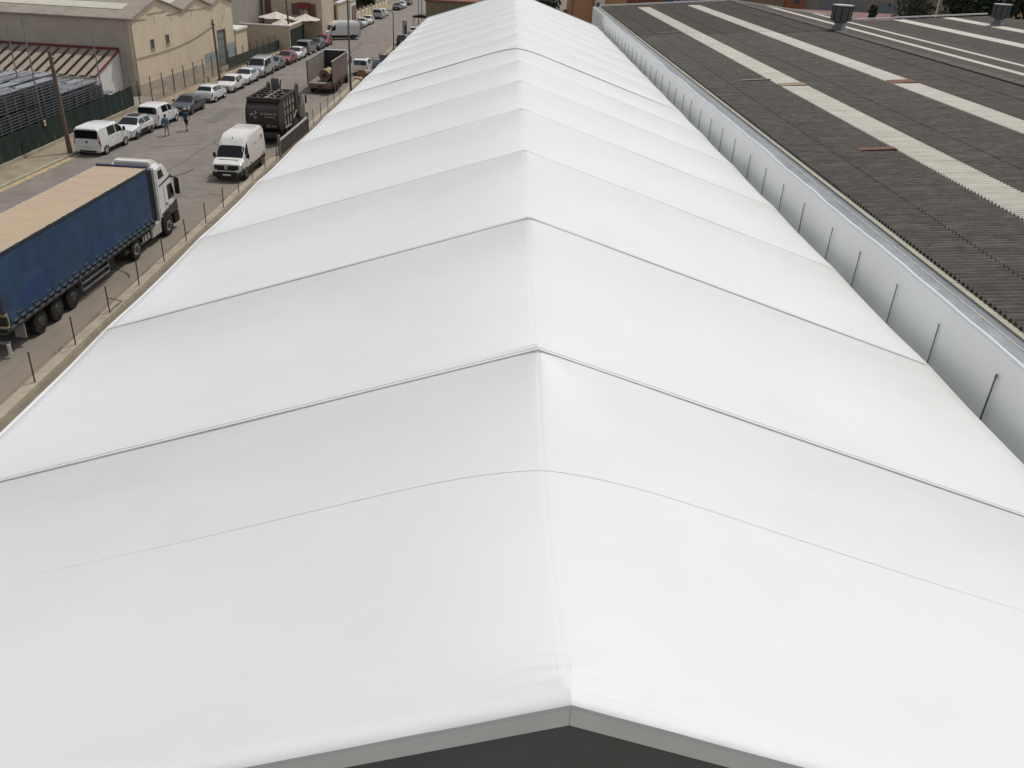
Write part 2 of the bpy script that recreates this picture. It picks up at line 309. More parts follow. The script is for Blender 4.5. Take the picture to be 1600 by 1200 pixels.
struct('concrete_kerb_beam', MB().prism([(-17.25, 0), (-17.22, 0.15), (-16.78, 0.15), (-16.75, 0)], -30, 130, 'y'), concrete)
struct('side_strip', MB().quad((-16.74, -30, 0.008), (-7.4, -30, 0.008), (-7.4, 130, 0.008), (-16.74, 130, 0.008)), dirt)
# ------------------------------------------------------------------ fence along the tent: posts and wire on the beam
fe = thing('post_and_wire_fence', 'low fence of rusty posts and wire along concrete beam beside white tent', 'fence', (-16.95, 17, 0))
pm = MB().tube([(0, 0, 0.1), (0, 0, 1.3)], 0.028, 8).box(-0.035, 0.035, -0.035, 0.035, 1.3, 1.335).mesh('post', rustp)
i = 0; py = 20.3
while py < 86:
    o = link('post', pm, fe, (0.004 * (py - 17), py - 17, 0)); o.rotation_euler = (random.uniform(-.03, .03), random.uniform(-.03, .03), 0); py += 3.19; i += 1
bt = 29.85 - 17
MB().tube([(0.05, bt, 0.85), (0.05, bt + 1.3, 0.16)], 0.02, 6).tube([(0.05, bt, 0.2), (0.05, bt + 1.3, 0.16)], 0.015, 6).build('brace', rustp, fe)
for zz, r_ in ((0.55, 0.006), (1.2, 0.004)):
    MB().tube([(0.004 * y, y, zz + 0.03 * math.sin(y * 1.1)) for y in ramp(3.3, 68, 60)], r_, 4).build('wire', steel, fe)
# grey gate leaf on the fence line beside the brown refuse truck
gt = thing('metal_gate', 'low grey metal gate leaf with pale top rail beside brown refuse truck', 'gate', (-16.75, 59.6, 0), -0.01)
for k in range(9): MB().box(-0.03, 0.03, k * 1.0 + 0.01, k * 1.0 + 0.99, 0.12, 1.1).build('panel', steel, gt, bevel=0.01)
MB().box(-0.06, 0.06, -0.05, 9.05, 1.11, 1.24).build('top_rail', mat('pale_rail', (0.5, 0.48, 0.44), 0.6, var=0.1), gt, bevel=0.01)
for yy in (-0.15, 9.15): MB().box(-0.09, 0.09, yy - 0.09, yy + 0.09, 0, 1.6).build('gate_post', galvd, gt, bevel=0.01)
# weeds at the beam
wd = MB()
for k in range(260):
    yy = random.choice((26.2, 29.4, 35.0, 41, 47.5, 20.5)) + random.gauss(0, 0.35); xx = -17.3 + random.gauss(0, 0.08)
    hh = random.uniform(0.05, 0.22); a = random.uniform(0, 6.28); dx, dy = math.cos(a) * 0.06, math.sin(a) * 0.06
    wd.quad((xx - 0.008, yy, 0.03), (xx + 0.008, yy, 0.03), (xx + dx, yy + dy, hh + 0.03))
tag(wd.build('weeds', grassm, None, recalc=False), 'dry weeds growing along concrete beam foot', 'weeds', kind='stuff')

# ================================================================== TENT
GY = 0.13; GX = 0.05
EZ = 11.1; SL = 2.3445 / 7.2336; HW = 7.2336; BAY = 5.0
tent = thing('storage_tent', 'long white pvc storage tent with ribbed gabled roof filling the scene', 'tent', (0, 0, 0))
def sag(x, y):
    t = (y / BAY) % 1.0 if y < 75 else 0.0
    if y < 2.5: t = max(0.0, y - GY) / (2.5 - GY) * 0.5
    g = 1 - abs(2 * t - 1) ** (2.0 if y < 2.5 else 3.0)
    ax = abs(x)
    a = 1.5 * g; d = (SL - 0.075) * (math.sqrt(x * x + a * a) - ax) + 0.18 * g * (1 - math.exp(-(ax / 2.0) ** 2)) * (1 - (min(ax, HW) / HW) ** 9)
    k = int(y / BAY)
    d += 0.012 * g * noise.noise(Vector((x * 0.5, y * 0.6, 3.1 + k)))
    # short tension folds near the rib ends at eave and ridge
    e = max(0, 1 - min(t, 1 - t) / 0.10)
    d -= 0.010 * e * math.sin(x * 2.2 + k) * (1 - e) * 4 * 0.5
    return d
def tz(x, y): return EZ - SL * math.sqrt(x * x + 0.0004) - sag(x, y)
def peakfold(x, y):
    r2 = (x / 0.34) ** 2 + ((y - 0.30) / 0.28) ** 2
    f = math.exp(-r2) * (0.011 * math.sin(y * 40 + 22 * x * x + 1.5 * x) + 0.004 * math.sin(y * 78 + x * 6 + 9 * x * x))
    f += 0.03 * math.exp(-(x / 0.10) ** 2 - ((y - 0.12) / 0.08) ** 2)
    f += 0.004 * math.exp(-(y / 0.5) ** 2) * noise.noise(Vector((x * 3.0, y * 9, 0.5)))
    return f
xs0 = [0.0, 0.02, 0.05, 0.1, 0.2, 0.35, 0.55, 0.8, 1.1, 1.5, 2, 2.5, 3, 3.6, 4.2, 4.8, 5.4, 6, 6.5, 6.9, 7.1, HW]
xs = [-x for x in xs0[:0:-1]] + xs0
xf0 = [0.0, 0.02] + [0.04 * k for k in range(1, 26)] + [1.1 + 0.1 * k for k in range(0, 60)] + [7.1, HW]
xf = [-x for x in xf0[:0:-1]] + xf0
def panel(y0, y1, XS, YS, first=False):
    m_ = MB()
    ext = [-HW - 0.035, -HW - 0.03] ; 
    def fn(y, x):
        if x < -HW - 0.01: return (-HW - 0.03, y, tz(-HW, y) - (0.05 if x > -HW - 0.033 else 0.30))
        if x > HW + 0.01: return (HW + 0.03, y, tz(HW, y) - (0.05 if x < HW + 0.033 else 0.30))
        return (x + (GX * (1 - y / 5) if first else 0), y, tz(x, y) + (peakfold(x, y - GY) if first else 0))
    return m_.grid(fn, YS, [-HW - 0.035, -HW - 0.03] + XS + [HW + 0.03, HW + 0.035])
NB = 15
tt = [0.001, 0.012, 0.03, 0.06, 0.10, 0.15, 0.21, 0.28, 0.36, 0.44, 0.5, 0.56, 0.64, 0.72, 0.79, 0.85, 0.90, 0.94, 0.97, 0.988, 0.999]
for k in range(NB):
    if k == 0:
        ysn = [GY] + [GY + 0.02 * j for j in range(1, 38)] + [0.9 + 0.1 * j for j in range(0, 36)] + [4.55, 4.7, 4.85, 4.94, 4.995]
        me = panel(0, 5, xf, ysn, True)
    else: me = panel(k * BAY, k * BAY + BAY, xs, [k * BAY + t * BAY for t in tt])
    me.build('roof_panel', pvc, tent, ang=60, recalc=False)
# keder rails: pale bar between two dark gaskets, one per slope on every rib
def slopebar(m_, sg, y0, y1, lift, thick, x0=0.0, x1=HW):
    pr = []
    for x in (x0, x1): pr.append((sg * x, EZ - SL * x + lift))
    for x in (x1, x0): pr.append((sg * x, EZ - SL * x + lift - thick))
    return m_.prism(pr, y0, y1, 'y')
for k in range(1, NB):
    y = k * BAY
    for sg in (-1, 1):
        r_ = slopebar(MB(), sg, y - 0.022, y + 0.022, 0.009 if k < 3 else 0.002, 0.03, 0.006, HW + 0.005).build('keder_rail', pvc, tent)
        if k > 2: continue
        for a in (-0.030, 0.030):
            MB().tube([(sg * x, y + a, EZ - SL * x + 0.004 + 0.003 * math.sin(x * 2 + k)) for x in ramp(0.01, HW, 24)], 0.0042, 5).build('keder_cord', rubber if k < 3 else seamc, r_)
        if k < 3: slopebar(MB(), sg, y + 0.045, y + 0.15 / k, 0.006, 0.012, 0.006, HW).build('cover_flap', pvc, r_)
    # eave bracket plates at the rib feet
    for sg in (-1, 1): MB().box(sg * HW - 0.04 + sg * 0.05, sg * HW + 0.04 + sg * 0.05, y - 0.16, y - 0.02, EZ - SL * HW - 0.13, EZ - SL * HW - 0.02).build('eave_bracket', zinc, tent, bevel=0.004)
# eave hem rolls
for sg in (-1, 1):
    MB().tube([(sg * (HW + 0.03), y, tz(HW, y) - 0.03) for y in ramp(GY, 74.99, 150)], 0.035, 8).build('eave_hem', pvc, tent)
# gable hem, beam and dark gable wall
for sg in (-1, 1):
    MB().grid(lambda x, k: (sg * x + GX, GY + (0.085, 0.055, -0.01, -0.060, -0.0795, -0.0805)[k], EZ - SL * x + (-0.006, 0.022, 0.032, 0.031, 0.018, -0.016)[k] + 0.004 * noise.noise(Vector((x * 2.5, k, sg)))), ramp(0.0, HW, 90), range(6)).build('gable_hem', pvc, tent, ang=40)
    slopebar(MB(), sg, GY - 0.078, GY - 0.04, -0.012, 0.145, 0.0015, HW + 0.03).build('gable_beam', alud, tent).location.x = GX
    slopebar(MB(), sg, 74.96, 75.05, 0.03, 0.2, 0.0015, HW + 0.03).build('gable_beam', pvc, tent)
MB().prism([(-HW, 0), (HW, 0), (HW, EZ - SL * HW - 0.12), (0, EZ - 0.12), (-HW, EZ - SL * HW - 0.12)], GY - 0.03, GY, 'y').build('gable_wall', gablec, tent).location.x = GX
MB().prism([(-HW, 0), (HW, 0), (HW, EZ - SL * HW - 0.12), (0, EZ - 0.12), (-HW, EZ - SL * HW - 0.12)], 74.9, 74.94, 'y').build('gable_wall', pvc, tent)
for sg in (-1, 1): MB().box(sg * HW - 0.02, sg * HW + 0.02, GY + 0.01, 74.88, 0, EZ - SL * HW - 0.28).build('side_wall', pvc, tent)
# fine welded seam in the first bay, dark rope over the eighth bay, stitched lines at the ridge
def overline(name, fy, x0, x1, r_, m_, lift, n=120):
    MB().tube([(x + GX * max(0, 1 - fy(x) / 5), fy(x), tz(x, fy(x)) + lift) for x in ramp(x0, x1, n)], [r_ * min(1, 0.25 + 3.0 * min(q, n - q) / n) for q in range(n + 1)], 5).build(name, m_, tent)
overline('seam', lambda x: 3.13, -5.2, 6.3, 0.0016, mat('pale_seam', (0.62, 0.62, 0.61), 0.7, var=0.1), 0.003)
overline('rope', lambda x: 34.9 - 0.16 * math.exp(-(x / 0.9) ** 2), -7.0, 7.0, 0.011, lampg, 0.010, 200)
for sx in (-0.085, 0.0):
    for j in range(4): MB().tube([(sx + 0.03 + GX, GY + 0.30 + j * 0.028 + d, tz(sx + 0.03, GY + 0.30 + j * 0.028 + d) + peakfold(sx + 0.03, 0.30 + j * 0.028 + d) + 0.001) for d in (0, 0.008, 0.015)], 0.0012, 4).build('stitch', seamc, tent)
sp = MB()
for k in range(9):
    x, y = random.uniform(-5, 6), random.uniform(0.4, 14); q = 0.003 + 0.003 * random.random(); z = tz(x, y) + 0.003
    sp.quad((x - q, y - q, z), (x + q * 1.4, y - q * .6, z), (x + q, y + q * 1.2, z), (x - q * .7, y + q, z))
tag(sp.build('speck', mat('grime', (0.2, 0.18, 0.15), 0.9), tent, recalc=False), kind='stuff')

# ================================================================== RIGHT WAREHOUSE
RX0, RZ0, RS = 8.40, 9.70, 0.088; RXR = 20.75; YF = 84.75; Y0 = 3.0
RZR = RZ0 + RS * (RXR - RX0)
wh = thing('corrugated_warehouse', 'low warehouse with dark corrugated fibre cement roof and pale skylight bands', 'building', (8.4, 0, 0))
P = lambda mb, name, m_, par=wh, **k: offset(mb).build(name, m_, par, **k)
def offset(mb): mb.v = [(x - 8.4, y, z) for x, y, z in mb.v]; return mb
P(MB().box(7.86, 8.2, Y0, YF, 0, 9.60), 'side_wall', greyw)
P(MB().prism([(8.2, 0), (70.4, 0), (70.4, 9.5), (58.0, 10.55), (45.6, 10.55), (33.1, 9.5), (RXR, RZR - 0.2), (8.2, 9.5)], YF - 0.4, YF - 0.05, 'y'), 'gable_wall', greyw)
for k in range(28):     # beige capping lengths with joints
    P(MB().prism([(8.21, 9.58), (8.40, 9.58), (8.40, 9.70), (8.21, 9.705)], Y0 + k * 2.92 + 0.012, Y0 + (k + 1) * 2.92, 'y'), 'cap_piece', capm)
    P(MB().prism([(8.205, 9.60), (8.41, 9.60), (8.41, 9.712), (8.205, 9.716)], Y0 + k * 2.92 - 0.02, Y0 + k * 2.92 + 0.010, 'y'), 'cap_joint', crumb)
# corrugated sheets
PIT = 0.171; AMP = 0.033; NW = 6; SWD = PIT * NW
rows = [8.36, 9.55, 11.45, 12.58, 13.70, 16.0, 17.1, 18.9, 20.70]
SKY = (2, 5)
def sheet_mesh(name, L_, m_, nw=NW, seg=8, down=1):
    mb = MB(); ov = 0.16
    vs = [j * PIT / seg for j in range(nw * seg + 1)]
    z = lambda v: AMP * math.cos(2 * math.pi * v / PIT)
    def fn(u, v):
        if u < 0: return (0.0, v, z(v) + 0.026 - 0.014)
        x = u * (L_ + ov); return (x, v, z(v) + RS * x + 0.026 * (1 - u))
    return mb.grid(fn, [-1, 0, 0.5, 1], vs).mesh(name, m_, ang=50, recalc=False)
cand = []; lens = [rows[r + 1] - rows[r] for r in range(8)]
ncol = int((YF - Y0) / SWD)
meshes = {}
rest = {False: MB(), True: MB()}
for r in range(8):
    for c in range(ncol):
        y = Y0 + c * SWD; x = rows[r]
        d = math.dist((x, y), (CAM.x, CAM.y)); vis = y + SWD > 9.2 + (x - 8.4) * 1.88
        cand.append((0 if vis else 1, d, r, c, x, y))
cand.sort()
for k, (nv, d, r, c, x, y) in enumerate(cand):
    issky = r in SKY and y < 80.6
    zz = RZ0 + RS * (x - RX0) + 0.03
    if k < 300:
        key = (r, issky)
        if key not in meshes: meshes[key] = sheet_mesh('skylight_sheet' if issky else 'roof_sheet', lens[r], skyl if issky else (fibre if r < 5 else fibre2))
        link('skylight_sheet' if issky else 'roof_sheet', meshes[key], wh, (x - 8.4, y, zz + random.uniform(-.0015, .0015)))
    else:
        mb = rest[issky]; seg = 4; L_ = lens[r]
        mb.grid(lambda u, v: (x - 8.4 + u * (L_ + 0.16), y + v, zz + AMP * math.cos(2 * math.pi * v / PIT) + RS * u * (L_ + 0.16) + 0.038 * (1 - u)), [0, 1], [j * PIT / seg for j in range(NW * seg + 1)])
tag(rest[False].build('far_roof_sheets', fibre2, wh, recalc=False), kind='stuff')
tag(rest[True].build('far_skylight_sheets', skyl, wh, recalc=False), kind='stuff')
# terracotta replacement pieces and faded orange skylight pieces lying over the sheets
def patch(x0, x1, y, nw, m_, name):
    zf = lambda x, v: RZ0 + RS * (x - RX0) + 0.075 + AMP * math.cos(2 * math.pi * v / PIT)
    yy = Y0 + round((y - Y0) / PIT) * PIT
    return MB().grid(lambda x, v: (x - 8.4, yy + v, zf(x, v)), [x0, (x0 + x1) / 2, x1], [j * PIT / 8 for j in range(nw * 8 + 1)]).build(name, m_, wh, recalc=False)
for a in ((10.35, 11.45, 22.3, 2, terra), (11.47, 12.55, 34.6, 4, terral), (16.02, 17.08, 34.2, 5, terra), (10.2, 11.5, 36.6, 1, terral), (9.9, 11.2, 58, 1, terral)):
    patch(*a, 'replacement_sheet')
P(MB().box(RXR - 0.34, RXR + 0.34, Y0, YF, RZR - 0.10, RZR + 0.075), 'ridge_cap_shade', black)  # black box stands in for the shadow line under the ridge cap edges
# ridge cap lengths
for k in range(41):
    y = Y0 + k * 2.0
    P(MB().prism([(RXR - 0.33, RZR + 0.085), (RXR - 0.1, RZR + 0.14), (RXR + 0.1, RZR + 0.14), (RXR + 0.36, RZR + 0.085), (RXR + 0.34, RZR + 0.08), (RXR, RZR + 0.10), (RXR - 0.32, RZR + 0.08)], y, y + 1.97, 'y'), 'ridge_cap', fibre2)
# far slopes (down to the valley, up to the second ridge and down again)
VX = 33.1; R2 = 45.6
def slope(x0, x1, z0, z1, y0, y1, m_, name):
    n = int((y1 - y0) / PIT * 4)
    return tag(MB().grid(lambda u, v: (x0 + (x1 - x0) * u - 8.4, v, z0 + (z1 - z0) * u + AMP * math.cos(2 * math.pi * (v - Y0) / PIT)), [0, 1], [y0 + j * PIT / 4 for j in range(n + 1)]).build(name, m_, wh, recalc=False), kind='stuff')
def strips(xa, za, xb, zb, bands, yend):
    def zz(x): return za + (zb - za) * (x - xa) / (xb - xa)
    cuts = [xa] + [c for b in bands for c in b] + [xb]
    for j in range(len(cuts) - 1):
        sk = j % 2 == 1
        slope(cuts[j], cuts[j + 1], zz(cuts[j]), zz(cuts[j + 1]), 24, yend, skyl if sk else fibre2, 'skylight_band' if sk else 'roof_slope')
strips(RXR + 0.05, RZR, VX, 9.70, [(24.2, 25.3), (28.7, 29.8)], YF)
strips(VX + 0.02, 9.70, R2, RZR, [(36.2, 37.3), (40.8, 41.9)], YF - 1)
strips(R2 + 0.02, RZR, 58, 9.70, [(49, 50.1)], YF - 1)
for xa, xb, za, zb in ((8.4, RXR, RZ0 + 0.04, RZR + 0.06), (RXR, VX, RZR + 0.06, 9.74), (VX, R2, 9.74, RZR + 0.06)):
    P(MB().prism([(xa, za), (xb, zb), (xb, zb + 0.12), (xa, za + 0.12)], YF - 0.02, YF + 0.16, 'y'), 'verge_trim', mat('pale_verge', (0.74, 0.74, 0.72), 0.7, var=0.1))
# ridge ventilators
def ventilator(x, y, s, z=RZR + 0.06):
    ob = lambda mb, n, m_, par: mb.build(n, m_, par)
    n8 = lambda r_: [(r_ * math.cos(math.pi / 8 + k * math.pi / 4), r_ * math.sin(math.pi / 8 + k * math.pi / 4)) for k in range(8)]
    c = MB().prism([(px * s, py * s) for px, py in n8(0.62)], 0.58 * s, 1.5 * s, 'z').mesh('ventilator', mat('vent_grey', (0.085, 0.088, 0.09), 0.7, 0.0, var=0.15), bevel=0.02)
    o = link('ventilator', c, wh, (x - 8.4, y, z))
    MB().prism([(px * s, py * s) for px, py in n8(0.66)], 1.5 * s, 1.56 * s, 'z').build('vent_cap', alu, o)
    MB().lathe([(0.62 * s, 0.0), (0.55 * s, 0.06 * s), (0.34 * s, 0.36 * s), (0.34 * s, 0.45 * s), (0.5 * s, 0.57 * s)], 'z', (0, 0, 0), 4).build('vent_base', zincd, o)
    for k in range(8):
        a = k * math.pi / 4 + math.pi / 8
        MB().tube([(0.615 * s * math.cos(a), 0.615 * s * math.sin(a), 0.6 * s), (0.615 * s * math.cos(a), 0.615 * s * math.sin(a), 1.49 * s)], 0.045 * s, 4).build('vent_slot', black, o)
ventilator(RXR + 0.25, 55.6, 0.98); ventilator(41.9, 75.6, 1.1, 10.45)
# white fabric wall hung against the warehouse, with hanging rods
FX = 7.70
fwl = thing('fabric_wall', 'upright pale fabric wall with hanging rods between white tent and corrugated roof', 'wall', (FX, 0, 6))
Q = lambda mb, name, m_, **k: (setattr(mb, 'v', [(x - FX, y, z - 6) for x, y, z in mb.v]), mb.build(name, m_, fwl, **k))[1]
wav = lambda y: 0.05 * noise.noise(Vector((y * 0.33, 1.7, 0))) + 0.022 * noise.noise(Vector((y * 1.1, 5.7, 0)))
YW = ramp(0.2, YF, 420)
Q(MB().grid(lambda y, z: (FX + 0.03 * noise.noise(Vector((y * 0.5, z * 0.6, 2))) + 0.02 * noise.noise(Vector((y * 1.5, z * 0.9, 7))), y, z if z < 9.55 else z + wav(y)), YW, [6, 7, 8, 8.3, 8.5, 8.7, 8.9, 9.1, 9.3, 9.45, 9.56, 9.66]), 'fabric_sheet', pvcwall, recalc=False, ang=80)
Q(MB().grid(lambda y, k: (FX + (-0.012, -0.028, 0.0, 0.03, 0.05)[k], y, (9.625, 9.655, 9.684, 9.682, 9.655)[k] + wav(y)), YW, range(5)), 'fabric_fold', pvcroll, recalc=False, ang=80)
Q(MB().grid(lambda y, t: (FX + 0.04 + 0.23 * t, y, (9.652 + wav(y)) * (1 - t) + 9.69 * t - 0.01 * math.sin(math.pi * t)), YW, (0, 0.33, 0.66, 1)), 'zinc_ledge', zinc, recalc=False)
Q(MB().tube([(FX + 0.275, y, 9.690 + 0.006 * noise.noise(Vector((y * 4, 0, 0)))) for y in YW], 0.015, 6), 'sealant_bead', crumb)
Q(MB().prism([(7.99, 9.60), (8.205, 9.60), (8.205, 9.665), (8.01, 9.665)], 0.2, YF, 'y'), 'gutter_flashing', zincd)
rodm = MB().tube([(0, 0, 1.0), (0, 0, 3.25)], 0.011, 6).tube([(0, 0, 3.245), (0.0, 0.03, 3.262)], 0.012, 6).mesh('rod', lampg)
rod1 = MB().tube([(0, 0, 1.0), (0, 0, 3.20)], 0.024, 8, 0.014).prism([(-0.03, 3.19), (0.03, 3.19), (0.0, 3.27)], -0.012, 0.012, 'x').mesh('rod', lampg)
for k in range(-3, 38):
    o = link('rod', rod1 if k <= 0 else rodm, fwl, (-0.045, 8.72 + 1.985 * k + random.uniform(-.08, .08), random.uniform(-.04, .02))); o.rotation_euler = (random.uniform(-.03, .03), 0, 0)
struct('gutter_bounce_floor', MB().quad((7.24, 0.2, 8.33), (7.74, 0.2, 8.33), (7.74, 75, 8.33), (7.24, 75, 8.33)), pvcwall)  # unseen gutter floor, kept white to bounce light onto the fabric wall

# ================================================================== LEFT SIDE: WAREHOUSE, YARD, FENCES
tw = thing('tan_warehouse', 'large tan rendered warehouse with three gables and grey door facing the street', 'building', (-35.2, 81.1, 0), -0.0625)
GB = [(0.0, 11.7), (11.7, 19.7), (19.7, 26.3)]; WE = 6.75; RISE = 1.42; DEEP = -34
prof = [(0, 0), (26.3, 0)]
pts = [(26.3, WE)]
for a, b in GB[::-1]: pts += [((a + b) / 2 + (0.0 if a else -0.1), WE + RISE * (b - a) / 11.7), (a, WE)]
# street wall with a door opening is built from three prisms so that the door sits in a real recess
MB().prism([(0, 0.95), (20.9, 0.95), (20.9, 4.0), (23.4, 4.0), (23.4, 0.95), (26.3, 0.95)] + pts, -0.3, 0.0, 'x').build('street_wall', tanw, tw)
MB().box(-0.3, 0.03, 0.0, 20.9, 0, 0.948).build('plinth', mat('grey_plinth', (0.42, 0.37, 0.29), 0.9, var=0.1, scale=1.5, col2=(0.33, 0.30, 0.26), c2scale=0.8), tw)
MB().box(-0.3, 0.03, 23.4, 26.3, 0, 0.948).build('plinth', bluew, tw)
MB().box(0.004, 0.012, 23.42, 26.28, 0.95, 2.3).build('blue_grey_dado', bluew, tw)
MB().box(0.004, 0.012, 16.4, 20.88, 0.95, 1.9).build('blue_grey_dado', bluew, tw)
d_ = MB().box(-0.22, -0.16, 20.95, 23.35, 0.02, 3.95).build('door', mat('grey_door', (0.17, 0.19, 0.19), 0.6, var=0.1), tw)
for k in range(4): MB().box(-0.155, -0.13, 21.0, 23.3, 0.1 + k * 0.97, 0.95 + k * 0.97).build('door_panel', mat('door_panel_grey', (0.20, 0.225, 0.225), 0.6, var=0.1), d_, bevel=0.01)
for yy in (20.85, 23.37): MB().box(-0.25, 0.05, yy, yy + 0.08, 0, 4.06).build('door_frame', trimc, tw)
for a, z in ((3.55, 3.86), (7.06, 3.97)):
    MB().box(0.002, 0.03, a, a + 0.85, z, z + 0.84).build('window', trimc, tw, bevel=0.005)
    w = MB().box(0.031, 0.036, a + 0.06, a + 0.79, z + 0.06, z + 0.78).build('pane', mat('old_glass', (0.07, 0.08, 0.07), 0.25, var=0.2), tw)
    MB().box(0.005, 0.1, a - 0.05, a + 0.9, z - 0.07, z - 0.005).build('window_sill', trimc, tw)
for a, b, z in ((0.3, 3.2, 6.55), (3.7, 7.9, 6.92), (8.0, 11.6, 6.55), (12.6, 15.6, 6.62), (15.9, 18.4, 6.55)):
    MB().box(0.002, 0.05, a, b, z, z + 0.07).build('cornice_strip', trimc, tw)
for yy in (5.0, 8.9, 14.2, 18.1): MB().box(0.004, 0.016, yy, yy + 0.13, 5.9, 6.6).build('stain', mat('rain_stain', (0.42, 0.35, 0.25), 0.9, var=0.15), tw)
MB().box(0.002, 0.05, 5.3, 6.0, 0.2, 0.62).build('vent_grille', bluew, tw)
MB().box(0.002, 0.05, 13.4, 14.0, 0.5, 1.1).build('meter_box', bluew, tw)
MB().tube([(0.05, 0.0 + 20.3 * t, 3.3 + 1.4 * t - 0.9 * math.sin(math.pi * t) * (0.45 + 0.3 * t)) for t in ramp(0, 1, 24)], 0.025, 5).build('wall_cable', steel, tw)
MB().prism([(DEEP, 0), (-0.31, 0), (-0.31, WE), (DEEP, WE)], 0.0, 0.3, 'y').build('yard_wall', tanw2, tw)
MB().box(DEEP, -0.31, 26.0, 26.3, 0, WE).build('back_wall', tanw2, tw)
for k, (a, b) in enumerate(GB):
    mid = (a + b) / 2 + (0.0 if a else -0.1); pz = WE + RISE * (b - a) / 11.7
    for (p, q, zp, zq) in ((a, mid, WE, pz), (mid, b, pz, WE)):
        e = -0.22 if p == a and k == 0 else 0.0; ez = -0.22 * (zq - zp) / (q - p) * -1 if e else 0
        MB().prism([(p + e, zp - (abs(e) * (zq - zp) / (q - p))), (q, zq), (q, zq + 0.13), (p + e, zp + 0.13 - (abs(e) * (zq - zp) / (q - p)))], DEEP, 0.22, 'x').build('roof_slope', roofgrey, tw)
        def sk(t0, t1, x0, x1):
            f = lambda t: (p + (q - p) * t, zp + (zq - zp) * t + 0.15)
            MB().prism([f(t0), f(t1), (f(t1)[0], f(t1)[1] + 0.03), (f(t0)[0], f(t0)[1] + 0.03)], x0, x1, 'x').build('roof_light', skyl, tw)
        sk(0.35, 0.62, DEEP + 1, -1.6)
MB().box(0.02, 0.05, -0.02, 0.1, 0.0, 6.5).build('downpipe', trimc, tw)
# lean-to store with red fascia against the yard wall
lt = thing('leanto_store', 'lean-to store with beige ribbed roof and red fascia against tan warehouse', 'shed', (-36.7, 81.12, 0), -0.0625)
for k in range(22):
    x = -0.95 * (k + 1)
    MB().prism([(0, 4.0), (-5.0, 2.38), (-5.0, 2.44), (0, 4.06)], x + 0.40, x + 0.96, 'x').build('roof_sheet', leanm, lt)
    MB().prism([(0, 3.72), (-5.0, 2.10), (-5.0, 2.14), (0, 3.76)], x, x + 0.42, 'x').build('roof_sheet', leanm, lt)
MB().box(-21, 0.1, -0.10, -0.02, 4.06, 4.26).build('red_fascia', redm, lt)
MB().prism([(0, 3.94), (-5.05, 2.30), (-5.05, 2.46), (0, 4.12)], 0.03, 0.12, 'x').build('red_verge', redm, lt)
MB().prism([(0, 0), (-4.9, 0), (-4.9, 2.28), (0, 3.88)], -0.1, 0.0, 'x').build('end_wall', whitew, lt)
MB().box(-21, 0, -4.98, -4.86, 1.85, 2.28).build('front_beam', tanw2, lt)
for k in range(6): MB().box(-4.0 * k - 0.3, -4.0 * k - 0.12, -4.95, -4.8, 0, 1.85).build('post', tanw2, lt)
ac = thing('wall_unit', 'small pale boxed fan unit under lean-to eave in the yard', 'fan unit', (-39.8, 75.6, 0))
MB().box(-0.5, 0.5, -0.3, 0.3, 0.0, 2.0).build('casing', whitew, ac, bevel=0.03)
MB().lathe([(0.3, 0), (0.32, 0.02)], 'z', (0, 0, 2.0), 16).build('fan_ring', black, ac)
# galvanised crates
def crate_mesh():
    mb = MB(); X, Y, Z = 1.15, 2.4, 1.2
    for sx in (0, X):
        for k in range(6): mb.box(sx - 0.02, sx + 0.02, 0, Y, 0.10 + k * 0.205, 0.135 + k * 0.205)
        for yy in (0, Y / 2, Y): mb.box(sx - 0.03, sx + 0.03, yy - 0.03, yy + 0.03, 0, Z)
    for sy in (0, Y):
        for k in range(6): mb.box(0, X, sy - 0.02, sy + 0.02, 0.10 + k * 0.205, 0.145 + k * 0.205)
    for k in range(7): mb.box(0.03, X - 0.03, 0.15 + k * 0.33, 0.30 + k * 0.33, 0.06, 0.09)
    return mb.mesh('metal_crate', galv, smooth=False)
def load_mesh():
    mb = MB()
    for k in range(26):
        x = random.uniform(0.08, 1.07); z = random.uniform(0, 0.16); mb.tube([(x, 0.02, z + 0.02), (x + random.uniform(-.05, .05), 2.38, z + 0.02 + random.uniform(-.02, .05))], 0.03, 5)
    return mb.mesh('steel_tube_bundle', mat('bright_tube_steel', (.36, .37, .38), .35, .5, var=.35, scale=5, world=False))
cm = crate_mesh(); cin = MB().box(0.1, 1.05, 0.1, 2.3, 0.1, 1.0).mesh('contents', mat('crate_contents', (.035, .04, .045), .6, .3, var=.3, world=False)); lms = [load_mesh() for _ in range(3)]
for ix in range(5):
    for iy in range(9):
        y = 52.6 + iy * 2.55
        n = 3 if iy < 6 else (2 if iy < 8 else 1)
        if ix == 0: n = min(n, 3 if iy < 5 else 1 + (iy < 8))
        if iy >= 6 and ix > 2: continue
        x = -36.2 - ix * 1.28
        for k in range(n):
            o = link('metal_crate', cm, None, (x + random.uniform(-.04, .04), y + random.uniform(-.05, .05), 0.02 + k * 1.23)); o.rotation_euler = (0, 0, random.uniform(-.01, .01))
            link('contents', cin, o)
            tag(o, 'galvanised steel crate, %s tier, %s' % (('bottom', 'middle', 'top')[k], ('row against the green screen', 'second row behind the green screen', 'third row behind the green screen', 'fourth row behind the green screen', 'row farthest from the green screen')[ix] + (', low end by the lean-to' if iy > 5 else '')), 'crate', 'steel crates stacked in the yard')
        o = link('steel_tube_bundle', random.choice(lms), None, (x, y, 0.02 + n * 1.23 - 0.02))
        tag(o, 'bundle of shiny steel tubes on top of crates, %s' % ('row against the green screen', 'second row behind the green screen', 'third row behind the green screen', 'fourth row behind the green screen', 'row farthest from the green screen')[ix], 'tubes', 'tube bundles on the crate stacks')
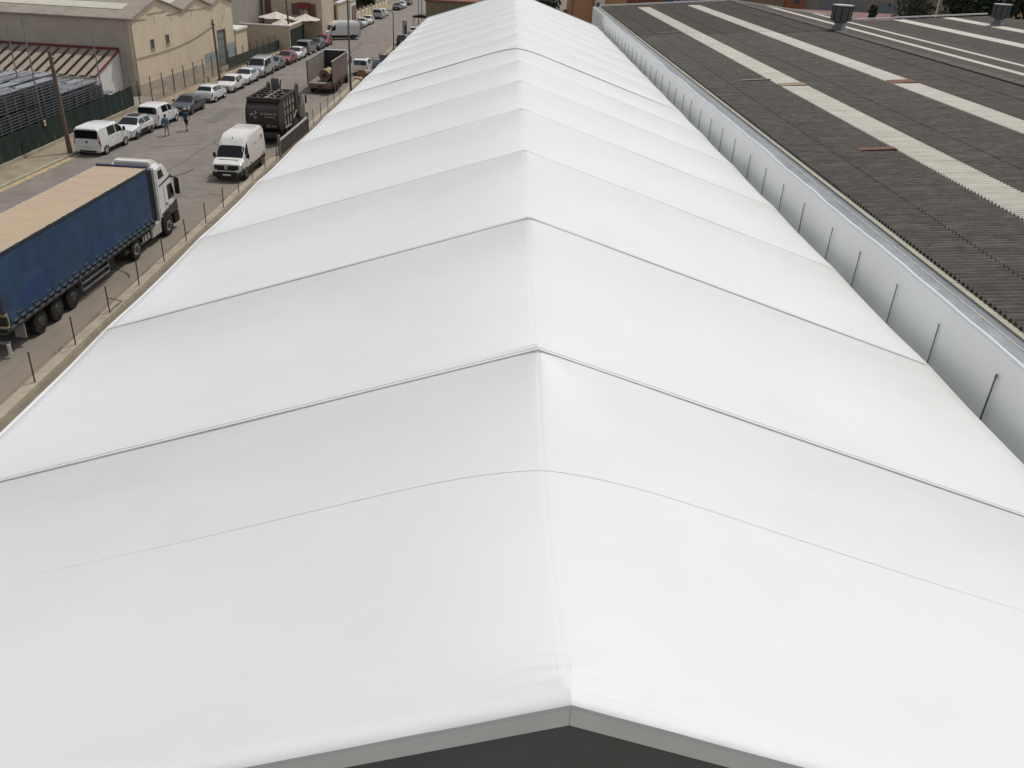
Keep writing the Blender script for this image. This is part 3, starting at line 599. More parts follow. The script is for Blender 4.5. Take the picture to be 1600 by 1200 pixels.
# green screened fence
gf = thing('green_screen_fence', 'dark green screened fence in front of stacked steel crates', 'fence', (-33.25, 28, 0), -0.003)
for k in range(19):
    y = k * 2.44
    MB().grid(lambda u, v: (0.03 * math.sin(u * 9 + v + k) * math.sin(math.pi * u), y + u * 2.42, 0.38 + v * (1.62 + 0.03 * math.sin(u * 3 + k))), ramp(0, 1, 10), ramp(0, 1, 5)).build('screen_panel', greenm, gf, recalc=False)
    MB().tube([(-0.06, y, 0), (-0.06, y, 2.08)], 0.03, 6).build('fence_post', steel, gf)
MB().box(-0.12, 0.1, -0.2, 46.5, 0, 0.37).build('base_wall', concrete, gf)
MB().box(0.06, 0.075, 30.45, 30.72, 1.65, 2.05).build('warning_notice', mat('cream_notice', (0.55, 0.48, 0.30), 0.6, var=0.05), gf)
MB().box(0.076, 0.08, 30.53, 30.64, 1.78, 1.90).build('notice_mark', mat('notice_red', (0.3, 0.05, 0.03), 0.6), gf)
# mesh fence along the pavement
mf = thing('mesh_fence', 'dark post and wire mesh fence along sandy pavement before tan warehouse', 'fence', (-33.2, 75.8, 0.1), -0.047)
pmx = MB().box(-0.035, 0.035, -0.035, 0.035, 0, 2.15).mesh('fence_post', steel)
for k in range(22): link('fence_post', pmx, mf, (0, k * 2.62, 0))
for zz in (0.35, 1.0, 1.6, 2.08): MB().tube([(0, 0, zz), (0, 21 * 2.62, zz)], 0.006, 4).build('fence_wire', steel, mf)
mw = MB()
for k in range(0, 21 * 8): mw.tube([(0, k * 0.3275, 0.1), (0, k * 0.3275, 2.08)], 0.0025, 3)
tag(mw.build('mesh_wires', steel, mf), kind='stuff')
for k in range(9, 21): MB().grid(lambda u, v: (-0.04, k * 2.62 + 0.05 + u * 2.5, 0.15 + 1.15 * v + (0.5 * v if k > 16 else 0)), ramp(0, 1, 4), ramp(0, 1, 2)).build('screen_panel', mat('dull_green_screen', (0.035, 0.05, 0.035), 0.9, var=0.3, scale=2), mf, recalc=False)
# poles
def pole(name, label, x, y, h, r_, m_, lean=(0, 0), cat='pole', arm=False):
    t = thing(name, label, cat, (x, y, 0))
    MB().tube([(0, 0, 0), (lean[0] * .5, lean[1] * .5, h / 2), (lean[0], lean[1], h)], r_, 10, r_ * 0.7).build('shaft', m_, t)
    if arm:
        MB().box(lean[0] - 0.25, lean[0] + 0.25, lean[1] - 0.03, lean[1] + 0.03, h - 0.5, h - 0.42).build('crossarm', m_, t)
        for s in (-0.2, 0.2): MB().tube([(lean[0] + s, lean[1], h - 0.42), (lean[0] + s, lean[1], h - 0.3)], 0.03, 6).build('insulator', whitew, t)
    return t
pole('utility_pole', 'brown wooden utility pole at end of yellow kerb line', -31.0, 57.2, 6.9, 0.17, wood, (-0.1, 0.0), 'utility pole', True)
pole('utility_pole', 'thin dark wooden utility pole before grey warehouse door', -30.95, 92.0, 6.1, 0.14, wood, (-0.15, 0), 'utility pole', True)
pole('utility_pole', 'dark wooden utility pole beside low cream house wall', -30.2, 122.0, 6.4, 0.16, wood, (-0.25, 0), 'utility pole', True)
for x, y, h, l in ((-34.4, 60.8, 8.6, 'grey steel mast behind brown utility pole'), (-37.6, 64.5, 7.6, 'thin grey mast standing over steel tube bundles'), (-34.3, 71.0, 6.3, 'thin grey post beside end of ribbed lean-to roof'), (-34.2, 76.6, 5.2, 'thin dark post at corner of tan warehouse')):
    pole('steel_mast', l, x, y, h, 0.06, galvd)
simple_w = tag(MB().tube([(-31.1 - 2.6 * t, 92 + 12.5 * t, 5.6 - .1 * t - .7 * math.sin(math.pi * t)) for t in ramp(0, 1, 16)], .02, 4).build('overhead_wire', steel), 'sagging wire from thin utility pole to tan warehouse end', 'wire')
# dry tufts along pavement
wd = MB()
for k in range(1500):
    yy = random.uniform(60, 128); xx = XL(yy) - 0.25 - abs(random.gauss(0, 0.9)); hh = random.uniform(0.04, 0.2); a = random.uniform(0, 6.28)
    wd.quad((xx - 0.02, yy, 0.12), (xx + 0.02, yy, 0.12), (xx + math.cos(a) * 0.08, yy + math.sin(a) * 0.08, hh + 0.13))
tag(wd.build('dry_grass', grassm, None, recalc=False), 'sparse dry grass tufts on the sandy pavement', 'grass', kind='stuff')
for k, (x, y) in enumerate(((-31.5, 88.5), (-30.6, 110.2), (-31.6, 90.3))):
    tag(MB().lathe([(0.13, 0), (0.12, 0.5), (0.1, 0.56)], 'z', (0, 0, 0.12), 10).build('bollard', concrete), ['short concrete bollard by thin utility pole', 'short pale bollard beside red parked car', 'leaning stub bollard before mesh fence'][k], 'bollard').location = (x, y, 0)

# ================================================================== VEHICLES
def sec(st):
    y, zb, zl, zt, wb, wl, wt = st; h = zt - zl
    return [(0, zb), (wb * .8, zb), (wb, zb + .1 * (zl - zb) + .02), (wl, zb + .55 * (zl - zb)), (wl * .985, zl), (wt, zl + .84 * h), (wt - .16 * wt, zt), (0, zt + .015)]
class Loft:
    def __init__(s, st): s.st = sorted(st); s.sec = [sec(q) for q in s.st]; s.y = [q[0] for q in s.st]
    def at(s, y, v):
        y = min(max(y, s.y[0]), s.y[-1]); i = max(k for k in range(len(s.y) - 1) if s.y[k] <= y + 1e-9); t = (y - s.y[i]) / (s.y[i + 1] - s.y[i])
        def pv(sc): j = min(int(v), 6); f = v - j; return (sc[j][0] + (sc[j + 1][0] - sc[j][0]) * f, sc[j][1] + (sc[j + 1][1] - sc[j][1]) * f)
        a, b = pv(s.sec[i]), pv(s.sec[i + 1]); return Vector((a[0] + (b[0] - a[0]) * t, y, a[1] + (b[1] - a[1]) * t))
    def body(s, sub=2):
        mb = MB(); VV = []
        for j in range(7): VV += [j + k / sub for k in range(sub)]
        VV.append(7); n = len(VV)
        yy = s.y
        for y in yy:
            h = [s.at(y, v) for v in VV]
            mb.v += [tuple(p) for p in h] + [(-p.x, p.y, p.z) for p in h[-2:0:-1]]
        N = 2 * n - 2
        for i in range(len(yy) - 1):
            for j in range(N): mb.f.append((i * N + j, i * N + (j + 1) % N, (i + 1) * N + (j + 1) % N, (i + 1) * N + j))
        mb.f += [tuple(range(N - 1, -1, -1)), tuple(range((len(yy) - 1) * N, len(yy) * N))]
        return mb
    def patch(s, y0, y1, v0, v1, side, off=0.008, ny=6, nv=4, slant=0):
        def fn(u, v):
            y = y0 + (y1 - y0) * u + slant * (v - v0) / max(1e-6, (v1 - v0)); e = 1e-3
            p = s.at(y, v); a = s.at(y + e, v) - s.at(y - e, v); b = s.at(y, min(7, v + e)) - s.at(y, v - e); n_ = a.cross(b)
            if n_.length < 1e-12: n_ = Vector((1, 0, 0))
            n_.normalize(); 
            if n_.x < -1e-4 or (abs(n_.x) < 1e-4 and n_.z < 0): n_ = -n_
            p = p + n_ * off; return (p.x * side, p.y, p.z)
        return fn
    def win(s, y0, y1, v0, v1, sides=(1, -1), off=0.008, slant=0, ny=6, nv=4):
        mb = MB()
        for sd in sides: mb.grid(s.patch(y0, y1, v0, v1, sd, off, slant=slant), ramp(0, 1, ny), ramp(v0, v1, nv))
        return mb
TYPES = {
 'hatch': dict(st=[(2.03, .28, .55, .60, .55, .62, .5), (1.95, .2, .70, .75, .75, .80, .66), (1.6, .18, .80, .86, .80, .85, .74), (1.05, .18, .90, .97, .82, .87, .77), (.2, .18, .93, 1.42, .83, .88, .62), (-.5, .18, .94, 1.47, .83, .88, .62), (-1.4, .18, .97, 1.41, .82, .87, .60), (-1.86, .2, .99, 1.04, .80, .85, .70), (-2.0, .25, .80, .86, .76, .81, .68), (-2.05, .3, .6, .64, .7, .76, .64)],
   ws=(.27, 1.0), rw=(-1.82, -1.44), sw=[(-.32, .62), (-1.38, -.40)], wh=(1.28, -1.25), r=.31, L=(2.04, -2.06)),
 'sedan': dict(st=[(2.2, .28, .55, .60, .6, .65, .55), (2.1, .2, .68, .74, .78, .84, .7), (1.6, .18, .80, .86, .82, .87, .76), (.95, .18, .88, .95, .84, .89, .78), (.05, .18, .91, 1.38, .84, .89, .62), (-.7, .18, .93, 1.42, .84, .89, .62), (-1.35, .18, .96, 1.32, .83, .88, .60), (-1.8, .2, 1.0, 1.06, .82, .87, .70), (-2.12, .25, .92, .97, .78, .82, .68), (-2.2, .35, .6, .64, .7, .76, .64)],
   ws=(.12, .9), rw=(-1.77, -1.38), sw=[(-.45, .5), (-1.3, -.53)], wh=(1.35, -1.3), r=.32, L=(2.21, -2.21)),
 'mpv': dict(st=[(2.18, .3, .62, .68, .6, .7, .6), (2.08, .2, .82, .9, .76, .84, .72), (1.5, .2, 1.0, 1.06, .84, .88, .78), (1.2, .2, 1.06, 1.12, .86, .9, .8), (.4, .2, 1.08, 1.70, .86, .9, .75), (-.4, .2, 1.1, 1.79, .86, .9, .75), (-1.9, .2, 1.1, 1.78, .86, .9, .75), (-2.08, .22, 1.12, 1.70, .85, .89, .75), (-2.17, .28, 1.04, 1.12, .83, .87, .74), (-2.2, .32, .7, .75, .8, .84, .72)],
   ws=(.45, 1.15), rw=(-2.165, -2.09), sw=[(-.05, .75), (-1.25, -.17)], wh=(1.4, -1.35), r=.32, L=(2.19, -2.21)),
 'van': dict(st=[(2.4, .3, .65, .7, .7, .78, .66), (2.3, .2, .88, .95, .84, .91, .78), (1.85, .2, 1.05, 1.12, .9, .94, .83), (1.6, .2, 1.12, 1.19, .91, .95, .84), (.7, .2, 1.14, 1.88, .91, .95, .83), (-.3, .2, 1.15, 1.95, .91, .95, .85), (-2.1, .2, 1.15, 1.95, .91, .95, .85), (-2.30, .24, 1.16, 1.86, .9, .94, .85), (-2.38, .28, 1.06, 1.13, .88, .92, .8), (-2.41, .32, .7, .75, .86, .9, .78)],
   ws=(.77, 1.55), rw=(-2.372, -2.31), sw=[(.25, 1.2), (-1.0, .12)], wh=(1.5, -1.55), r=.34, L=(2.41, -2.42)),
 'high': dict(st=[(2.95, .38, .78, .84, .74, .84, .74), (2.86, .28, 1.05, 1.12, .88, .95, .84), (2.4, .25, 1.22, 1.28, .94, .98, .87), (2.15, .25, 1.28, 1.35, .95, .99, .88), (1.42, .25, 1.30, 2.08, .95, .99, .86), (1.18, .25, 1.30, 2.38, .95, .99, .88), (.75, .25, 1.30, 2.60, .95, .99, .88), (.2, .25, 1.30, 2.65, .95, .99, .88), (-2.5, .25, 1.30, 2.65, .95, .99, .88), (-2.84, .28, 1.30, 2.52, .94, .98, .87), (-2.93, .32, 1.2, 1.28, .92, .96, .84), (-2.96, .36, .8, .85, .9, .94, .82)],
   ws=(1.47, 2.10), rw=(-2.915, -2.85), sw=[(1.08, 1.75)], wh=(1.95, -1.72), r=.36, L=(2.965, -2.97)),
}
WHEELS = {}
def wheel(parent, x, y, r_, rim=None, wid=0.2):
    key = (round(r_, 3), rim.name if rim else '', wid)
    if key not in WHEELS:
        t = MB().lathe([(r_ * .52, -wid / 2), (r_ * .93, -wid / 2), (r_, -wid / 2 + .03), (r_, wid / 2 - .03), (r_ * .93, wid / 2), (r_ * .52, wid / 2)], 'x', (0, 0, 0), 24).mesh('wheel', tyre)
        q = MB().lathe([(r_ * (.66 if wid < .3 else .55), -wid / 2 - .004), (r_ * (.60 if wid < .3 else .5), -wid / 2 + .02), (r_ * .2, -wid / 2 + .035), (r_ * .2, wid / 2 - .035), (r_ * (.60 if wid < .3 else .5), wid / 2 - .02), (r_ * (.66 if wid < .3 else .55), wid / 2 + .004)], 'x', (0, 0, 0), 20)
        for k in range(5):
            a = k * 2 * math.pi / 5
            q.tube([(wid / 2 - .02, r_ * .2 * math.cos(a), r_ * .2 * math.sin(a)), (wid / 2 + .0, r_ * .6 * math.cos(a), r_ * .6 * math.sin(a))], .03, 5)
            q.tube([(-wid / 2 + .02, r_ * .2 * math.cos(a), r_ * .2 * math.sin(a)), (-wid / 2 - .0, r_ * .6 * math.cos(a), r_ * .6 * math.sin(a))], .03, 5)
        WHEELS[key] = (t, q.mesh('rim', rim or rimm))
    t, q = WHEELS[key]; o = link('wheel', t, parent, (x, y, r_)); link('rim', q, o); return o
def car(name, label, cat, typ, x, y, rz, body, group=None, roof=None, extras=(), z=0.045, windows=True, glassm=None, bumper=False):
    T = TYPES[typ]; t = thing(name, label, cat, (x, y, z), rz, group); lf = Loft(T['st']); g = glassm or glass
    lf.body().build('body', body, t, ang=32)
    wmax = max(q[5] for q in T['st']); f, b = T['L']; big = typ in ('van', 'high')
    o = lf.win(T['ws'][0], T['ws'][1], 5.12, 7, off=.010, nv=6).build('windscreen', g, t, recalc=False)
    if not (typ == 'high' and 'norear' in extras): lf.win(T['rw'][0], T['rw'][1], 5.15, 7, off=.012, nv=6, ny=3).build('rear_window', g, t, recalc=False)
    sw = T['sw']
    for (a, c) in sw:
        for sd in (1, -1): lf.win(a, c, 4.10, 4.93, (sd,), off=.009).build('side_window', g, t, recalc=False)
    if roof: lf.win(T['st'][-2][0] * 0 + T['rw'][1] + .02, T['ws'][0] - .04, 5.2, 7, off=.006, ny=10).build('roof_panel', roof, t, recalc=False)
    for yy in T['wh']:
        for sd in (1, -1):
            xs_ = lf.at(yy, 2.5).x
            MB().lathe([(T['r'] * 1.16, -.02), (T['r'] * 1.16, .006)], 'x', (sd * (xs_ + .0), yy, T['r'] + .02), 22).build('wheel_arch', black, t)
            wheel(t, sd * (xs_ - .085), yy, T['r'])
    for sd in (1, -1):
        h0 = f - (.42 if not big else .5)
        lf.win(h0, f - .10, 3.35, 4.25, (sd,), off=.008).build('headlight', headm, t, recalc=False)
        lf.win(b + .025, b + (.17 if not big else .12), 3.3 if not big else 2.9, 4.0 if not big else 4.6, (sd,), off=.010).build('tail_light', tailm, t, recalc=False)
        mx = MB().box(sd * (wmax + .02) - .0 if sd > 0 else -wmax - .22, sd * (wmax + .2) if sd > 0 else -wmax - .02, 0, .1, 0, .17 if not big else .3)
        o = mx.build('mirror', black if typ in ('van', 'high') or body != wht else wht, t, bevel=.02); o.location = (0, T['ws'][1] - .38, T['st'][4][2] + .0)
    nz_ = lf.at(f, 2).z
    MB().box(-.42 if not big else -.6, .42 if not big else .6, f - .05, f + .015, .42 if typ != 'high' else .62, .58 if typ != 'high' else .9).build('grille', black, t, bevel=.01)
    MB().box(-.55, .55, f - .09, f + .02, .24, .36).build('bumper', black, t, bevel=.01)
    lf.win(T['wh'][1] + .36, T['wh'][0] - .36, 1.75, 2.2, off=.008, ny=4).build('sill', black, t, recalc=False)
    if bumper:
        lf.win(f - .6, f - .03, 1.6, 3.2, off=.012).build('bumper', black, t, recalc=False)
        lf.win(b + .02, f - .6, 2.15, 2.75, off=.010, ny=12).build('side_trim', black, t, recalc=False)
    MB().box(-.26, .26, f + .016, f + .026, .40, .51).build('number_plate', platem, t)
    zr = {'hatch': .62, 'sedan': .6, 'mpv': .66, 'van': .66, 'high': .7}[typ]
    MB().box(-.26, .26, b - .012, b + .02, zr - .06, zr + .06).build('number_plate', platem, t)
    MB().box(-.6, .6, b - .005, b + .1, .3, .42).build('bumper', black, t, bevel=.01)
    for sd in (1, -1):
        for k, yd in enumerate((T['sw'][0][0] + .12, T['sw'][0][0] - .75)):
            if typ == 'high' and k: continue
            pz = lf.at(yd, 3.6); MB().box(sd * pz.x - .012, sd * pz.x + .012, yd - .09, yd + .09, pz.z - .02, pz.z + .02).build('door_handle', black, t)
        for yd in (T['sw'][0][1] + .04, T['sw'][0][0] - .04):
            lf.win(yd, yd + .014, 2.3, 4.0, (sd,), off=.004, ny=1).build('door_seam', black, t, recalc=False)
    return t
D = -0.036; PI = math.pi
def cx(y): return -29.3 + 0.036 * (y - 58.5)        # centre line of the left parked row
GP = 'cars parked along the left kerb'
v = car('parked_van', 'white panel van with dark rear window parked by brown utility pole', 'van', 'van', -29.45, 59.25, D, wht, GP)
lf = Loft(TYPES['van']['st'])
MB().box(-.06, .06, -2.43, -2.41, .92, 1.06).build('emblem', black, v)
c = car('parked_car', 'white hatchback with black roof and dark door strip behind white van', 'car', 'hatch', cx(64.2) - .1, 64.15, PI + D, wht, GP, roof=black)
lf = Loft(TYPES['hatch']['st'])
for sd in (1, -1): lf.win(-.75, .75, 2.25, 3.1, (sd,), off=.012).build('door_strip', black, c, recalc=False)
car('parked_car', 'white boxy family car with dark rear window beside two walkers', 'car', 'mpv', cx(68.9), 68.85, D, wht, GP)
car('parked_car', 'dark blue grey saloon parked between white cars', 'car', 'sedan', cx(74.6) + .25, 74.55, PI + D, darkb, GP)
car('parked_car', 'white hatchback seen from behind, parked after dark saloon', 'car', 'hatch', cx(80.8) + .15, 80.85, D, wht, GP)
car('parked_car', 'white hatchback facing front with wide dark grille near thin pole', 'car', 'hatch', cx(86.7) + .1, 86.65, PI + D, wht2, GP)
car('parked_car', 'white saloon facing front parked before silver van', 'car', 'sedan', cx(91.9), 91.85, PI + D, wht, GP)
car('parked_van', 'silver grey panel van parked in row of cars', 'van', 'van', cx(97.1), 97.2, PI + D, silver, GP)
car('parked_car', 'grey green saloon half hidden behind silver van', 'car', 'sedan', cx(102.8), 102.7, PI + D, greygreen, GP)
car('parked_car', 'bright red hatchback parked between grey and white cars', 'car', 'hatch', cx(107.9) + .05, 107.8, PI + D, redp, GP)
car('parked_car', 'white saloon parked just beyond bright red hatchback', 'car', 'sedan', cx(112.2) + .1, 112.35, PI + D, wht, GP)
car('parked_car', 'dull silver family car with red tail lights, seen from behind', 'car', 'mpv', cx(117.9), 117.9, D, greyp, GP)
car('parked_car', 'dark blue car with glinting windscreen before second red car', 'car', 'hatch', cx(123) + .1, 123.0, PI + D, navy, GP)
car('parked_car', 'red hatchback parked next to turning white tall van', 'car', 'hatch', cx(127.5) + .1, 127.6, PI + D, redp, GP)
vs = car('tall_van', 'tall white van standing across the kerb as if leaving a gate', 'van', 'high', -25.9, 136.2, 2.15, wht)
Loft(TYPES['high']['st']).win(-2.6, 2.3, 2.2, 2.7, off=.012, ny=14).build('side_trim', black, vs, recalc=False)
car('parked_car', 'navy car parked right behind tall white van', 'car', 'hatch', -25.9, 151.5, PI + D, navy, GP)
car('parked_car', 'white saloon with dark windscreen beyond navy car', 'car', 'sedan', -25.85, 157.3, PI + D, wht, GP)
car('parked_car', 'small white hatchback nose to tail with far white saloon', 'car', 'hatch', -25.6, 162.6, PI + D, wht2, GP)
car('parked_car', 'silver family car seen from behind near far gateway', 'car', 'mpv', -25.25, 175.0, D, silver, GP)
car('parked_car', 'white hatchback parked ahead of far silver family car', 'car', 'hatch', -25.2, 180.4, D, wht, GP)
car('parked_car', 'dark blue grey hatchback far along the street', 'car', 'hatch', -24.3, 197.2, PI + D, darkb, GP)
car('parked_car', 'small white car behind far dark blue grey hatchback', 'car', 'hatch', -24.0, 203.0, PI + D, wht, GP)
car('parked_car', 'farthest dark saloon at end of the parked row', 'car', 'sedan', -23.8, 213, PI + D, darkb, GP)
# tall white van facing the camera on the near side
v = car('tall_van', 'tall white delivery van with black bumper parked behind brown refuse truck', 'van', 'high', -18.28, 54.75, PI - 0.02, wht2, None, bumper=True, z=.07)
lf = Loft(TYPES['high']['st'])
MB().box(-.78, .78, 2.90, 2.985, .80, 1.06).build('front_panel', black, v, bevel=.02)
MB().lathe([(.12, 0), (.12, .03)], 'z', (0, 0, 0), 20).build('emblem', chrome, v).matrix_local = Matrix.Translation((0, 2.99, .94)) @ Matrix.Rotation(-PI / 2, 4, 'X')
for dx in (-.045, .0, .045): MB().box(dx - .008, dx + .008, 3.018, 3.026, .88, 1.0).build('emblem_mark', black, v)
MB().box(-.62, .62, 2.33, 2.39, 1.285, 1.315).build('wiper_cowl', black, v)
MB().box(-.92, .92, 2.80, 2.985, .30, .66).build('front_bumper', black, v, bevel=.04)
MB().box(-.82, .82, 2.93, 2.995, .67, .74).build('bumper_strip', whitew, v, bevel=.01)
MB().box(-.02, .02, 1.1, 1.16, 2.42, 2.52).build('aerial', black, v)
redt = mat('red_print', (0.42, 0.05, 0.05), 0.6, var=0.05, world=False); greyt = mat('grey_print', (0.42, 0.42, 0.42), 0.6, var=0.05, world=False)
for sd, rzz in ((-1, -PI / 2),):
    p = lf.at(-2.1, 4.6); text('side_logo', 'LTB', .34, redt, v, (-p.x - .02, -2.1, 1.98), (R(80), 0, rzz))
    text('side_lettering', 'transportes', .13, greyt, v, (-p.x - .03, -.6, 1.86), (R(80), 0, rzz))
for sd in (1, -1):
    lf.win(-2.7, .9, 4.02, 4.06, (sd,), off=.01).build('side_crease', whitew, v, recalc=False)

# ------------------------------------------------------------------ blue curtain trailer truck
HUB = {}
def lorry_wheel(t, x, y, rim, r_=.5, wid=.32):
    o = wheel(t, x, y, r_, rim, wid)
    if wid not in HUB: HUB[wid] = MB().lathe([(.17, -wid / 2 - .03), (.19, -wid / 2), (.19, wid / 2), (.17, wid / 2 + .03)], 'x', (0, 0, 0), 14).mesh('hub', steel)
    link('hub', HUB[wid], o); return o
tr = thing('curtain_trailer', 'blue curtain sided trailer with beige tarpaulin roof coupled to white cab', 'trailer', (-19.52, 39.2, 0.05), -0.036)
HWX = 1.27; TL = -13.6
MB().box(HWX - .03, HWX, TL + .12, -.14, 1.22, 3.86).build('curtain', curtainm, tr)
MB().box(-HWX, -HWX + .03, TL + .12, -.14, 1.22, 3.86).build('curtain', curtainm, tr)
rf = MB().grid(lambda y, x: (x, y, 3.955 + .02 * math.cos(x / 1.27 * 1.5) - .014 * abs(math.sin((y + .3) * PI / .62)) * (1 - abs(x) / 1.3)), ramp(TL, 0.0, 132), ramp(-1.25, 1.25, 10)); rf.build('roof', beigeroof, tr, recalc=False)
for sd in (1, -1):
    MB().box(sd * HWX - .035, sd * HWX + .035, TL, 0, 3.86, 3.95).build('roof_rail', steel, tr, bevel=.01)
    MB().tube([(sd * (HWX - .03), y, 3.960 + .004 * math.sin(y * 11) + .004 * math.sin(y * 5.2)) for y in ramp(TL, 0, 160)], .018, 6).build('roof_hem', mat('frayed_hem', (.50, .47, .40), .9, var=.3, scale=6, world=False), tr)
    MB().box(sd * HWX - .04, sd * HWX + .03, TL, 0, 1.02, 1.14).build('floor_rail', steel, tr, bevel=.01)
    for yy in (TL, -.14): MB().box(sd * HWX - .05, sd * HWX + .02, yy, yy + .14, 1.14, 3.86).build('corner_post', navy if yy < -5 else black, tr, bevel=.01)
strap = mat('strap_blue', (0.05, 0.075, 0.11), .6, var=.2, world=False); buck = mat('buckle_metal', (.12, .145, .17), .5, .2, var=.2, world=False)
sm = MB().box(-.006, .012, -.025, .025, 0, .46).mesh('strap', strap); bm_ = MB().box(0, .03, -.16, .16, .16, .26).mesh('buckle', buck, bevel=.006)
sk_ = MB().box(0, .02, -.16, .16, 0, .035).mesh('buckle', buck)
for k in range(25):
    y = -.55 - k * .53
    link('strap', sm, tr, (HWX + .008, y, 1.0)); link('buckle', bm_, tr, (HWX + .012, y + .0, .92)); link('buckle', bm_, tr, (HWX + .012, y + .26, 1.10))
    if k % 2: link('buckle', sk_, tr, (HWX + .01, y + .1, 1.50))
MB().box(-HWX, HWX, -.06, .0, 1.0, 3.97).build('front_bulkhead', black, tr, bevel=.01)
MB().box(-HWX, HWX, -.10, .08, 3.95, 4.06).build('purple_header', mat('purple_header', (.05, .045, .10), .5, var=.1, world=False), tr, bevel=.01)
MB().box(-HWX + .05, HWX - .05, TL, TL + .06, 1.1, 3.9).build('rear_door', navy, tr, bevel=.01)
MB().box(HWX - .35, HWX + .035, TL - .02, TL + .16, 1.2, 1.75).build('marker_board', yellow, tr)
MB().box(HWX - .30, HWX + .04, TL - .025, TL + .1, 1.28, 1.66).build('marker_inner', black, tr)
MB().box(-1.2, 1.2, TL, -.1, .92, 1.02).build('floor', steel, tr)
for x in (-.5, .42): MB().box(x, x + .1, TL + .3, -.8, .62, .92).build('chassis_beam', steel, tr)
for yy in (-8.72, -10.03, -11.34):
    for sd in (1, -1): lorry_wheel(tr, sd * (HWX - .22), yy, rimd, .5)
    MB().tube([(-1, yy, .5), (1, yy, .5)], .08, 8).build('axle', steel, tr)
    MB().grid(lambda a, x: (x, yy + .62 * math.cos(a), .5 + .57 * math.sin(a)), ramp(.35, PI - .35, 8), (HWX - .40, HWX - .02)).build('mudguard', black, tr)
for zz in (.42, .72): MB().box(HWX - .06, HWX - .02, -7.9, -5.3, zz, zz + .10).build('side_guard', galv, tr, bevel=.01)
for yy in (-7.9, -5.3): MB().box(HWX - .10, HWX - .06, yy, yy + .06, .42, 1.02).build('guard_post', galvd, tr)
MB().box(HWX - .5, HWX - .1, -5.2, -4.6, .45, .95).build('tool_box', black, tr, bevel=.02)
MB().box(HWX - .45, HWX - .02, TL + 1.05, TL + 1.1, .35, .95).build('mud_flap', mat('pale_flap', (.35, .34, .33), .7, var=.1, world=False), tr)
MB().box(-1.2, 1.2, TL, TL + .12, .5, .62).build('rear_bumper', galvd, tr, bevel=.01)
MB().box(HWX - .16, HWX - .04, TL - .04, TL + .02, .1, .55).build('mud_flap', platem, tr)
tag(tr, group=None)
ca = thing('lorry_cab', 'white lorry cab with black lower panel pulling blue curtain trailer', 'truck', (-19.40, 42.35, 0.05), -0.036)
prof = [(-2.25, 1.0), (-2.25, 3.72), (-1.6, 3.80), (-.95, 3.66), (-.42, 2.95), (-.30, 2.78), (-.04, 1.65), (0, 1.0)]
MB().prism(prof, -1.22, 1.22, 'x').build('cab_shell', paint('cab_white', (.84, .84, .84)), ca, bevel=.10)
MB().prism([(-2.1, .95), (-2.1, 1.32), (.03, 1.62), (.06, .95)], -1.24, 1.24, 'x').build('lower_panel', mat('charcoal_panel', (.055, .055, .055), .45, var=.1, world=False), ca, bevel=.05)
MB().prism([(-.62, .32), (-.62, .95), (.08, .95), (.10, .40), (.02, .30)], -1.23, 1.23, 'x').build('bumper', black, ca, bevel=.05)
MB().prism([(-.315, 2.70), (-.065, 1.72), (-.04, 1.72), (-.29, 2.70)], -1.08, 1.08, 'x').build('windscreen', glass, ca)
MB().prism([(-.50, 3.0), (-.30, 2.80), (.16, 2.66), (.18, 2.72), (-.28, 2.95)], -1.1, 1.1, 'x').build('sun_visor', glass, ca)
